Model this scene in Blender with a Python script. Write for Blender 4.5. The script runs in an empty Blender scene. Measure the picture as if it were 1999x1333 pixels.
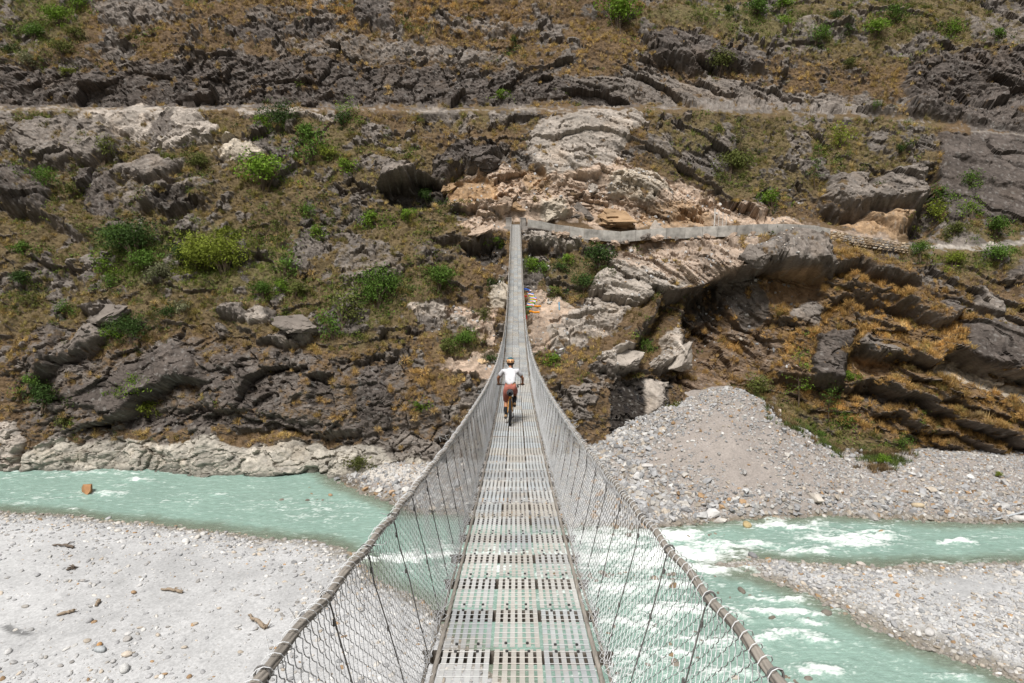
import bpy, bmesh, math, random
import numpy as np
from mathutils import Vector, Matrix, Euler

S = bpy.context.scene
COL = S.collection
random.seed(7); RNG = np.random.default_rng(11)
R = math.radians

# ------------------------------------------------------------------ camera
CAM = np.array([-0.013, 0.0, 32.0])
cd = bpy.data.cameras.new('camera'); cd.sensor_width = 36; cd.lens = 24
cd.clip_start = .05; cd.clip_end = 1500
cam = bpy.data.objects.new('camera', cd); COL.objects.link(cam)
cam.location = CAM; cam.rotation_euler = (R(79), 0, R(.3))
S.camera = cam
# ------------------------------------------------------------------ sky, sun, exposure
SUN_EL, SUN_AZ = 62, 200          # azimuth clockwise from +Y (the far slope); 205 = behind the camera, a little to the left
w = bpy.data.worlds.new('World'); S.world = w; w.use_nodes = True
nt = w.node_tree; bg = nt.nodes['Background']
sky = nt.nodes.new('ShaderNodeTexSky'); sky.sky_type = 'NISHITA'; sky.sun_disc = False
sky.sun_elevation = R(SUN_EL); sky.sun_rotation = R(SUN_AZ)
sky.air_density = 1.0; sky.dust_density = 4.0; sky.ozone_density = 1.0
hs = nt.nodes.new('ShaderNodeHueSaturation'); hs.inputs['Saturation'].default_value = .22
nt.links.new(sky.outputs[0], hs.inputs['Color']); nt.links.new(hs.outputs[0], bg.inputs[0])
bg.inputs[1].default_value = .09
sl = bpy.data.lights.new('sun', 'SUN'); sl.energy = 4.0; sl.angle = R(16); sl.color = (1, .965, .915)
so = bpy.data.objects.new('sun', sl); COL.objects.link(so)
so.rotation_euler = (R(90 - SUN_EL), 0, R(180 - SUN_AZ)); so.location = (0, -40, 120)
S.view_settings.view_transform = 'Standard'; S.view_settings.look = 'None'
S.view_settings.gamma = 1; S.view_settings.use_curve_mapping = False
S.view_settings.exposure = .22

# ------------------------------------------------------------------ helpers: photo geometry
F = 1332.7
_p, _y = R(11), R(.3)
FW = np.array([-math.sin(_y) * math.cos(_p), math.cos(_y) * math.cos(_p), -math.sin(_p)])
RT = np.array([math.cos(_y), math.sin(_y), 0.])
UP = np.cross(RT, FW)

def ray(x, y):
    x = np.asarray(x, float); y = np.asarray(y, float)
    u = ((x - 999.5) / F)[..., None]; v = ((y - 666.5) / F)[..., None]
    return FW + u * RT - v * UP

def at_Y(x, y, Y):
    d = ray(x, y); return CAM + d * (np.asarray(Y, float) / d[..., 1])[..., None]

def on_z(x, y, z=0.):
    d = ray(x, y); return CAM + d * ((z - CAM[2]) / d[..., 2])[..., None]

def project(P):
    q = np.asarray(P, float) - CAM
    zc = q @ FW
    return 999.5 + F * (q @ RT) / zc, 666.5 - F * (q @ UP) / zc, zc

# ------------------------------------------------------------------ helpers: noise
def _h(ix, iy, iz, s):
    n = (ix.astype(np.uint32) * np.uint32(374761393) + iy.astype(np.uint32) * np.uint32(668265263)
         + iz.astype(np.uint32) * np.uint32(2147483647 // 3 * 2 + 1) + np.uint32(s * 1274126177 & 0xffffffff))
    n = (n ^ (n >> np.uint32(13))) * np.uint32(1274126177)
    n = (n ^ (n >> np.uint32(16))) * np.uint32(2246822519)
    return n ^ (n >> np.uint32(15))

def _r(ix, iy, iz, s):
    return (_h(ix, iy, iz, s) & np.uint32(0xffffff)).astype(np.float32) / np.float32(0xffffff)

def noise(P, scale=1., seed=0):
    """value-gradient noise about -1..1 at points P (n,3)"""
    p = (np.asarray(P, np.float32) * np.float32(scale))
    i = np.floor(p).astype(np.int64); f = (p - i).astype(np.float32)
    u = f * f * f * (f * (f * 6 - 15) + 10)
    out = 0
    for dx in (0, 1):
        wx = u[:, 0] if dx else 1 - u[:, 0]
        for dy in (0, 1):
            wy = u[:, 1] if dy else 1 - u[:, 1]
            for dz in (0, 1):
                wz = u[:, 2] if dz else 1 - u[:, 2]
                hh = _h(i[:, 0] + dx, i[:, 1] + dy, i[:, 2] + dz, seed)
                a = (hh & np.uint32(1023)).astype(np.float32) / 511.5 - 1
                b = ((hh >> np.uint32(10)) & np.uint32(1023)).astype(np.float32) / 511.5 - 1
                c = ((hh >> np.uint32(20)) & np.uint32(1023)).astype(np.float32) / 511.5 - 1
                out = out + wx * wy * wz * (a * (f[:, 0] - dx) + b * (f[:, 1] - dy) + c * (f[:, 2] - dz))
    return out * 1.5

def fbm(P, scale, octs=4, seed=0, gain=.5, lac=2.1):
    o = 0; a = 1.; t = 0
    for k in range(octs):
        o = o + a * noise(P, scale, seed + 17 * k); t += a; a *= gain; scale *= lac
    return o / t * 1.6

def facets(P, scale, seed=0):
    """Voronoi blocks: returns (offset per block, tilt within block, distance to the block edge)"""
    p = np.asarray(P, np.float32) * np.float32(scale)
    i = np.floor(p).astype(np.int64)
    n = len(p); d1 = np.full(n, 9, np.float32); d2 = np.full(n, 9, np.float32)
    best = np.zeros((n, 3), np.int64); bd = np.zeros((n, 3), np.float32)
    for dx in (-1, 0, 1):
        for dy in (-1, 0, 1):
            for dz in (-1, 0, 1):
                jx, jy, jz = i[:, 0] + dx, i[:, 1] + dy, i[:, 2] + dz
                hh = _h(jx, jy, jz, seed)
                vx = p[:, 0] - (jx + .1 + .8 * (hh & np.uint32(1023)).astype(np.float32) / 1023)
                vy = p[:, 1] - (jy + .1 + .8 * ((hh >> np.uint32(10)) & np.uint32(1023)).astype(np.float32) / 1023)
                vz = p[:, 2] - (jz + .1 + .8 * ((hh >> np.uint32(20)) & np.uint32(1023)).astype(np.float32) / 1023)
                d = vx * vx + vy * vy + vz * vz
                m = d < d1
                d2 = np.where(m, d1, np.minimum(d2, d)); d1 = np.where(m, d, d1)
                best[m] = np.stack([jx, jy, jz], 1)[m]; bd[m] = np.stack([vx, vy, vz], 1)[m]
    a = _r(best[:, 0], best[:, 1], best[:, 2], seed + 91)
    g = np.stack([_r(best[:, 0], best[:, 1], best[:, 2], seed + 92 + k) * 2 - 1 for k in range(3)], 1)
    return a * 2 - 1, (bd * g).sum(1), np.sqrt(d2) - np.sqrt(d1)

def sstep(a, b, x):
    t = np.clip((x - a) / (b - a), 0, 1); return t * t * (3 - 2 * t)

def poly_sd(x, y, P):
    """signed distance to polygon P, positive inside"""
    P = np.asarray(P, float); n = len(P)
    d = np.full(x.shape, 1e18); ins = np.zeros(x.shape, bool)
    for k in range(n):
        ax, ay = P[k]; bx, by = P[(k + 1) % n]
        ex, ey = bx - ax, by - ay
        t = np.clip(((x - ax) * ex + (y - ay) * ey) / (ex * ex + ey * ey + 1e-12), 0, 1)
        d = np.minimum(d, (x - ax - t * ex) ** 2 + (y - ay - t * ey) ** 2)
        c = (ay > y) != (by > y)
        with np.errstate(divide='ignore', invalid='ignore'):
            ins ^= c & (x < ex * (y - ay) / (ey if ey else 1e-12) + ax)
    d = np.sqrt(d); return np.where(ins, d, -d)

def line_sd(x, y, P):
    """distance to polyline, sign + on its upper side (smaller y when drawn left to right), and position 0..1 along it"""
    P = np.asarray(P, float)
    seg = np.hypot(*(P[1:] - P[:-1]).T); cum = np.concatenate([[0], np.cumsum(seg)])
    best = np.full(x.shape, 1e18); sg = np.ones(x.shape); tt = np.zeros(x.shape)
    for k in range(len(P) - 1):
        ax, ay = P[k]; ex, ey = P[k + 1] - P[k]
        t = np.clip(((x - ax) * ex + (y - ay) * ey) / (ex * ex + ey * ey), 0, 1)
        dx, dy = x - ax - t * ex, y - ay - t * ey
        d = dx * dx + dy * dy; m = d < best
        best = np.where(m, d, best); sg = np.where(m, np.where(ex * dy - ey * dx < 0, 1., -1.), sg)
        tt = np.where(m, (cum[k] + t * seg[k]) / cum[-1], tt)
    return np.sqrt(best) * sg, tt

# ------------------------------------------------------------------ helpers: meshes and objects
def np_mesh(name, V, Fq, smooth=False):
    """mesh from vertex array and (n,k) face array"""
    V = np.asarray(V, np.float32); Fq = np.asarray(Fq, np.int32)
    me = bpy.data.meshes.new(name); k = Fq.shape[1]
    me.vertices.add(len(V)); me.vertices.foreach_set('co', V.ravel())
    me.loops.add(Fq.size); me.loops.foreach_set('vertex_index', Fq.ravel())
    me.polygons.add(len(Fq)); me.polygons.foreach_set('loop_start', np.arange(0, Fq.size, k, dtype=np.int32))
    me.update(calc_edges=True)
    me.polygons.foreach_set('use_smooth', np.full(len(Fq), smooth, bool)); me.update()
    return me

class MB:
    """collects verts and faces of any size, builds ONE mesh object"""
    def __init__(s): s.v = []; s.f = []; s.n = 0
    def add(s, V, Fs):
        s.v.append(np.asarray(V, float))
        s.f += [tuple(int(i) + s.n for i in f) for f in Fs]; s.n += len(V); return s
    def box(s, c, d, M=None):
        c = np.array(c, float); d = np.array(d, float) / 2
        V = np.array([(x, y, z) for x in (-1, 1) for y in (-1, 1) for z in (-1, 1)]) * d
        if M is not None: V = V @ np.array(M.to_3x3() if hasattr(M, 'to_3x3') else M).T
        return s.add(V + c, [(0, 1, 3, 2), (4, 6, 7, 5), (0, 4, 5, 1), (2, 3, 7, 6), (0, 2, 6, 4), (1, 5, 7, 3)])
    def tube(s, pts, r, n=6, cap=True):
        pts = np.asarray(pts, float); m = len(pts)
        r = np.full(m, r, float) if np.isscalar(r) else np.asarray(r, float)
        T = np.gradient(pts, axis=0); T /= np.linalg.norm(T, axis=1)[:, None] + 1e-12
        ref = np.array([0, 0, 1.]) if abs(T[0][2]) < .9 else np.array([1., 0, 0])
        V = []
        for k in range(m):
            a = np.cross(T[k], ref); a /= np.linalg.norm(a) + 1e-12; b = np.cross(T[k], a); ref = np.cross(a, T[k])
            for j in range(n):
                t = 2 * math.pi * j / n; V.append(pts[k] + r[k] * (a * math.cos(t) + b * math.sin(t)))
        Fs = [(k * n + j, k * n + (j + 1) % n, (k + 1) * n + (j + 1) % n, (k + 1) * n + j) for k in range(m - 1) for j in range(n)]
        if cap: Fs += [tuple(range(n))[::-1], tuple((m - 1) * n + j for j in range(n))]
        return s.add(V, Fs)
    def torus(s, c, Rr, r, axis='x', n=28, m=8, a0=0, a1=2 * math.pi):
        full = abs(a1 - a0 - 2 * math.pi) < 1e-6
        V = []
        for i in range(n):
            a = a0 + (a1 - a0) * i / (n if full else n - 1)
            for j in range(m):
                b = 2 * math.pi * j / m; q = Rr + r * math.cos(b); h = r * math.sin(b)
                V.append({'x': (h, q * math.cos(a), q * math.sin(a)), 'y': (q * math.cos(a), h, q * math.sin(a)), 'z': (q * math.cos(a), q * math.sin(a), h)}[axis])
        V = np.array(V) + np.array(c)
        Fs = [(i * m + j, i * m + (j + 1) % m, ((i + 1) % n) * m + (j + 1) % m, ((i + 1) % n) * m + j) for i in range(n if full else n - 1) for j in range(m)]
        return s.add(V, Fs)
    def mesh(s, name, smooth=False):
        me = bpy.data.meshes.new(name); me.from_pydata(np.concatenate(s.v).tolist(), [], s.f); me.update()
        if smooth: me.polygons.foreach_set('use_smooth', np.full(len(me.polygons), True))
        return me
    def build(s, name, m, parent=None, smooth=False): return put(name, s.mesh(name, smooth), m, parent)

def put(name, me, m=None, parent=None, loc=None, rot=None, scl=None):
    if m is not None and not me.materials: me.materials.append(m)
    o = bpy.data.objects.new(name, me); COL.objects.link(o)
    if parent is not None: o.parent = parent
    if loc is not None: o.location = loc
    if rot is not None: o.rotation_euler = rot
    if scl is not None: o.scale = scl if hasattr(scl, '__len__') else (scl,) * 3
    return o

def tag(o, label=None, cat=None, group=None, kind=None):
    if label: o['label'] = label
    if cat: o['category'] = cat
    if group: o['group'] = group
    if kind: o['kind'] = kind
    return o

def thing(name, label, cat, loc=(0, 0, 0), rotz=0, group=None):
    o = bpy.data.objects.new(name, None); COL.objects.link(o); o.empty_display_size = .2
    o.location = loc; o.rotation_euler = (0, 0, rotz); return tag(o, label, cat, group)

def prisms(p0, p1, r, n=3):
    """uncapped n-sided prisms for many segments at once -> verts, quads"""
    p0 = np.asarray(p0, float); p1 = np.asarray(p1, float); t = p1 - p0; t /= np.linalg.norm(t, axis=1)[:, None] + 1e-12
    ref = np.where(np.abs(t[:, 2:3]) < .9, [[0, 0, 1.]], [[1., 0, 0]])
    a = np.cross(t, ref); a /= np.linalg.norm(a, axis=1)[:, None]; b = np.cross(t, a)
    r = np.broadcast_to(np.asarray(r, float), (len(p0),))[:, None]
    V = []
    for P in (p0, p1):
        for j in range(n):
            th = 2 * math.pi * j / n; V.append(P + r * (a * math.cos(th) + b * math.sin(th)))
    V = np.stack(V, 1); k = np.arange(len(p0))[:, None] * (2 * n)
    Q = np.concatenate([np.stack([k[:, 0] + j, k[:, 0] + (j + 1) % n, k[:, 0] + n + (j + 1) % n, k[:, 0] + n + j], 1) for j in range(n)])
    return V.reshape(-1, 3), Q

# ------------------------------------------------------------------ helpers: materials
def mat(name, rough=.8, spec=.3, metal=0.):
    m = bpy.data.materials.new(name); m.use_nodes = True; t = m.node_tree
    b = t.nodes['Principled BSDF']; b.inputs['Roughness'].default_value = rough
    b.inputs['Specular IOR Level'].default_value = spec; b.inputs['Metallic'].default_value = metal
    return m, t, b

def N(t, kind, **kw):
    n = t.nodes.new(kind)
    for k, v in kw.items():
        if k in n.inputs: n.inputs[k].default_value = v
        else: setattr(n, k, v)
    return n

def noise_node(t, scale, detail=5, rough=.6, coord='Object', stretch=None):
    tc = N(t, 'ShaderNodeTexCoord'); src = tc.outputs[coord]
    if stretch:
        mp = N(t, 'ShaderNodeMapping'); mp.inputs['Scale'].default_value = stretch; t.links.new(src, mp.inputs[0]); src = mp.outputs[0]
    n = N(t, 'ShaderNodeTexNoise', Scale=scale, Detail=detail, Roughness=rough); t.links.new(src, n.inputs['Vector'])
    return n.outputs[0]

def rng_node(t, src, lo, hi, a=.3, b=.7):
    m = N(t, 'ShaderNodeMapRange'); m.inputs[1].default_value = a; m.inputs[2].default_value = b
    m.inputs[3].default_value = lo; m.inputs[4].default_value = hi; t.links.new(src, m.inputs[0]); return m.outputs[0]

def mul(t, c, f):
    v = N(t, 'ShaderNodeVectorMath', operation='MULTIPLY'); t.links.new(c, v.inputs[0]); t.links.new(f, v.inputs[1]); return v.outputs[0]

def mixc(t, f, a, b):
    m = N(t, 'ShaderNodeMix', data_type='RGBA')
    for s, x in ((0, f), (6, a), (7, b)):
        if isinstance(x, (tuple, list)): m.inputs[s].default_value = (*x[:3], 1)
        elif isinstance(x, (int, float)): m.inputs[s].default_value = x
        else: t.links.new(x, m.inputs[s])
    return m.outputs[2]

def bump(t, b, src, strength=.5, dist=.05):
    n = N(t, 'ShaderNodeBump', Strength=strength, Distance=dist); t.links.new(src, n.inputs['Height']); t.links.new(n.outputs[0], b.inputs['Normal'])

def plain(name, c, rough=.7, spec=.3, metal=0., var=.18, scale=9., bmp=0., coord='Object', stretch=None):
    m, t, b = mat(name, rough, spec, metal)
    n = noise_node(t, scale, coord=coord, stretch=stretch)
    rgb = N(t, 'ShaderNodeRGB'); rgb.outputs[0].default_value = (*c, 1)
    t.links.new(mul(t, rgb.outputs[0], rng_node(t, n, 1 - var, 1 + var)), b.inputs[0])
    if bmp: bump(t, b, n, bmp, .02)
    return m

def tinted(name, kind, rough=.85, spec=.2, var=.25, scale=3., bmp=.4, dist=.05, extra=None, coord='Object'):
    """colour from the object's own colour ('obj') or from an instance attribute ('inst') or a vertex attribute ('vert'), with grain"""
    m, t, b = mat(name, rough, spec)
    if kind == 'obj': c = N(t, 'ShaderNodeObjectInfo').outputs['Color']
    else:
        a = N(t, 'ShaderNodeAttribute'); a.attribute_name = 'tint' if kind == 'inst' else 'col'
        a.attribute_type = 'INSTANCER' if kind == 'inst' else 'GEOMETRY'; c = a.outputs['Color']
    n = noise_node(t, scale, 6, .65, coord)
    c = mul(t, c, rng_node(t, n, 1 - var, 1 + var))
    if extra: c = extra(t, c)
    t.links.new(c, b.inputs[0])
    if bmp: bump(t, b, n, bmp, dist)
    return m

def set_col(me, name, C):
    C = np.asarray(C, np.float32)
    if C.shape[1] == 3: C = np.concatenate([C, np.ones((len(C), 1), np.float32)], 1)
    a = me.attributes.new(name, 'FLOAT_COLOR', 'POINT'); a.data.foreach_set('color', np.ascontiguousarray(C).ravel())

def scatter(name, pts, rot, scl, vid, tint, variants, kind_label=None):
    """one 'stuff' object: geometry-node instances of a few small meshes on points"""
    n = len(pts); me = bpy.data.meshes.new(name); me.vertices.add(n)
    me.vertices.foreach_set('co', np.asarray(pts, np.float32).ravel())
    for nm, ty, key, arr in (('rot', 'FLOAT_VECTOR', 'vector', rot), ('scl', 'FLOAT_VECTOR', 'vector', scl), ('vid', 'INT', 'value', vid)):
        a = me.attributes.new(nm, ty, 'POINT'); a.data.foreach_set(key, np.ascontiguousarray(arr, np.int32 if ty == 'INT' else np.float32).ravel())
    set_col(me, 'tint', tint)
    o = bpy.data.objects.new(name, me); COL.objects.link(o); o['kind'] = 'stuff'
    c = bpy.data.collections.new(name + '_source')
    for k, v in enumerate(variants):
        q = bpy.data.objects.new('%s_source_%02d' % (name, k), v); c.objects.link(q)
    g = bpy.data.node_groups.new(name, 'GeometryNodeTree')
    g.interface.new_socket('Geometry', in_out='INPUT', socket_type='NodeSocketGeometry')
    g.interface.new_socket('Geometry', in_out='OUTPUT', socket_type='NodeSocketGeometry')
    gi = g.nodes.new('NodeGroupInput'); go = g.nodes.new('NodeGroupOutput')
    ci = g.nodes.new('GeometryNodeCollectionInfo'); ci.inputs[0].default_value = c
    ci.inputs['Separate Children'].default_value = True; ci.inputs['Reset Children'].default_value = True
    ip = g.nodes.new('GeometryNodeInstanceOnPoints'); ip.inputs['Pick Instance'].default_value = True
    def na(nm, ty):
        q = g.nodes.new('GeometryNodeInputNamedAttribute'); q.data_type = ty; q.inputs[0].default_value = nm
        return [s for s in q.outputs if s.enabled and s.name == 'Attribute'][0]
    er = g.nodes.new('FunctionNodeEulerToRotation'); g.links.new(na('rot', 'FLOAT_VECTOR'), er.inputs[0])
    L = g.links.new
    L(gi.outputs[0], ip.inputs['Points']); L(ci.outputs[0], ip.inputs['Instance']); L(na('vid', 'INT'), ip.inputs['Instance Index'])
    L(er.outputs[0], ip.inputs['Rotation']); L(na('scl', 'FLOAT_VECTOR'), ip.inputs['Scale']); L(ip.outputs[0], go.inputs[0])
    md = o.modifiers.new('scatter', 'NODES'); md.node_group = g
    return o

def stone_mesh(name, seed, angular=True, flat=.7):
    rg = np.random.default_rng(seed); bm = bmesh.new()
    if angular:
        P = rg.normal(size=(15, 3)); P /= np.linalg.norm(P, axis=1)[:, None]; P *= rg.uniform(.75, 1.1, (15, 1))
        P *= [.5, .5 * rg.uniform(.6, .95), .5 * flat * rg.uniform(.7, 1.1)]
        for p in P: bm.verts.new(p)
        r = bmesh.ops.convex_hull(bm, input=bm.verts[:])
        bmesh.ops.delete(bm, geom=[v for v in bm.verts if not v.link_faces], context='VERTS')
    else:
        bmesh.ops.create_icosphere(bm, subdivisions=2, radius=.5)
        k = rg.normal(size=(4, 3)); ph = rg.uniform(0, 6, 4); sc = np.array([1, rg.uniform(.65, .95), flat * rg.uniform(.75, 1.05)])
        for v in bm.verts:
            q = np.array(v.co); v.co = q * sc * (1 + .1 * sum(math.sin(3 * q @ k[i] + ph[i]) for i in range(4)))
    me = bpy.data.meshes.new(name); bm.to_mesh(me); bm.free()
    if not angular: me.polygons.foreach_set('use_smooth', np.full(len(me.polygons), True))
    return me

# ================================================================== HILLSIDE (the far valley wall)
hx = np.concatenate([np.arange(-420, -12, 10), np.arange(-12, 2011, 2.05), np.arange(2012, 2430, 10)])
hy = np.concatenate([np.arange(-440, -10, 10), np.arange(-10, 1012, 2.0)])
ROWS = [-450, -200, 0, 110, 204, 216, 330, 440, 480, 520, 560, 640, 700, 770, 840, 905, 1012]
PROF = {   # distance from the camera of the valley wall along each bearing, bottom to top
 -420: [182, 152, 132, 123, 117.5, 112, 105, 98, 96, 93.5, 91.5, 88, 86.5, 84.5, 83.5, 82.5, 80],
 0:    [180, 150, 131, 122, 117.5, 112.5, 105.5, 97, 95.5, 93.5, 91.5, 87, 84.5, 83.5, 81.5, 80.8, 78],
 300:  [180, 150, 131, 122, 117.5, 112.5, 105.5, 98.5, 96.5, 94, 91.5, 88, 86, 84, 82.5, 81, 78],
 700:  [180, 150, 132, 123, 118.5, 113.5, 106.5, 101.5, 99, 96.5, 94, 88.5, 86, 83.5, 81.5, 79.5, 77],
 1000: [180, 150, 133, 124, 119.5, 114.5, 108, 104.6, 102, 100.5, 97.5, 92.5, 88.5, 85, 82.5, 80, 76],
 1200: [180, 150, 133, 124, 119.5, 114.5, 108.5, 104.5, 102, 99, 96.5, 91.5, 87.5, 85, 84, 82, 77],
 1450: [180, 150, 133, 124, 119, 114, 108, 103, 99.5, 95.3, 97.3, 95.5, 93.5, 90.5, 88, 84, 78],
 1700: [180, 150, 132, 123, 118, 113.5, 107, 102, 98, 95, 93.6, 90, 88.5, 86.5, 85, 83, 79],
 2000: [178, 148, 130, 121, 117, 113, 105.5, 99, 97, 94, 91.5, 88.5, 87, 85.5, 84, 82.5, 79],
 2430: [176, 146, 129, 120, 116, 112, 104.5, 98, 96, 93, 91, 88, 86.5, 85, 84, 82.5, 79]}
G0 = np.stack([np.interp(hy, ROWS, PROF[k]) for k in sorted(PROF)], 1)
G0 = np.stack([np.interp(hx, sorted(PROF), r) for r in G0])
def blur_x(A, sig):
    px = np.arange(-420, 2431, 5.); B = np.stack([np.interp(px, hx, r) for r in A])
    k = np.exp(-.5 * (np.arange(-60, 61) * 5 / sig) ** 2); k /= k.sum()
    B = np.stack([np.convolve(np.pad(r, 60, mode='edge'), k, 'valid') for r in B]); return np.stack([np.interp(hx, px, r) for r in B])
G0 = blur_x(G0, 70)
NX, NY = len(hx), len(hy)
HX, HY = np.meshgrid(hx, hy)
P0 = at_Y(HX.ravel(), HY.ravel(), G0.ravel())
def hill_base(x, y):
    x = np.atleast_1d(np.asarray(x, float)); y = np.atleast_1d(np.asarray(y, float))
    i = np.clip(np.searchsorted(hy, y), 1, NY - 1); j = np.clip(np.searchsorted(hx, x), 1, NX - 1)
    return i, j
# smoothed normals of the base
def grid_normals(P):
    Pg = P.reshape(NY, NX, 3); du = np.gradient(Pg, axis=1); dv = np.gradient(Pg, axis=0)
    n = np.cross(dv, du); n /= np.linalg.norm(n, axis=2)[..., None] + 1e-9
    s = np.sign((n * (CAM - Pg)).sum(2))[..., None]; return n * np.where(s == 0, 1, s)
N0 = grid_normals(P0)
k = np.ones(41) / 41
N0 = np.stack([np.stack([np.convolve(np.pad(N0[:, j, c], 20, mode='edge'), k, 'valid') for j in range(NX)], 1) for c in range(3)], 2)
N0 /= np.linalg.norm(N0, axis=2)[..., None]; N0 = N0.reshape(-1, 3)
px, py = HX.ravel(), HY.ravel()
# crooked outlines: wander of the drawn outlines over the slope
W1 = fbm(P0, .35, 3, 5); W2 = fbm(P0, .35, 3, 6); W3 = fbm(P0, 1.6, 2, 7); W4 = fbm(P0, 1.6, 2, 8)
wx = px + 14 * W1 + 2.2 * W3; wy = py + 11 * W2 + 2. * W4

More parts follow.
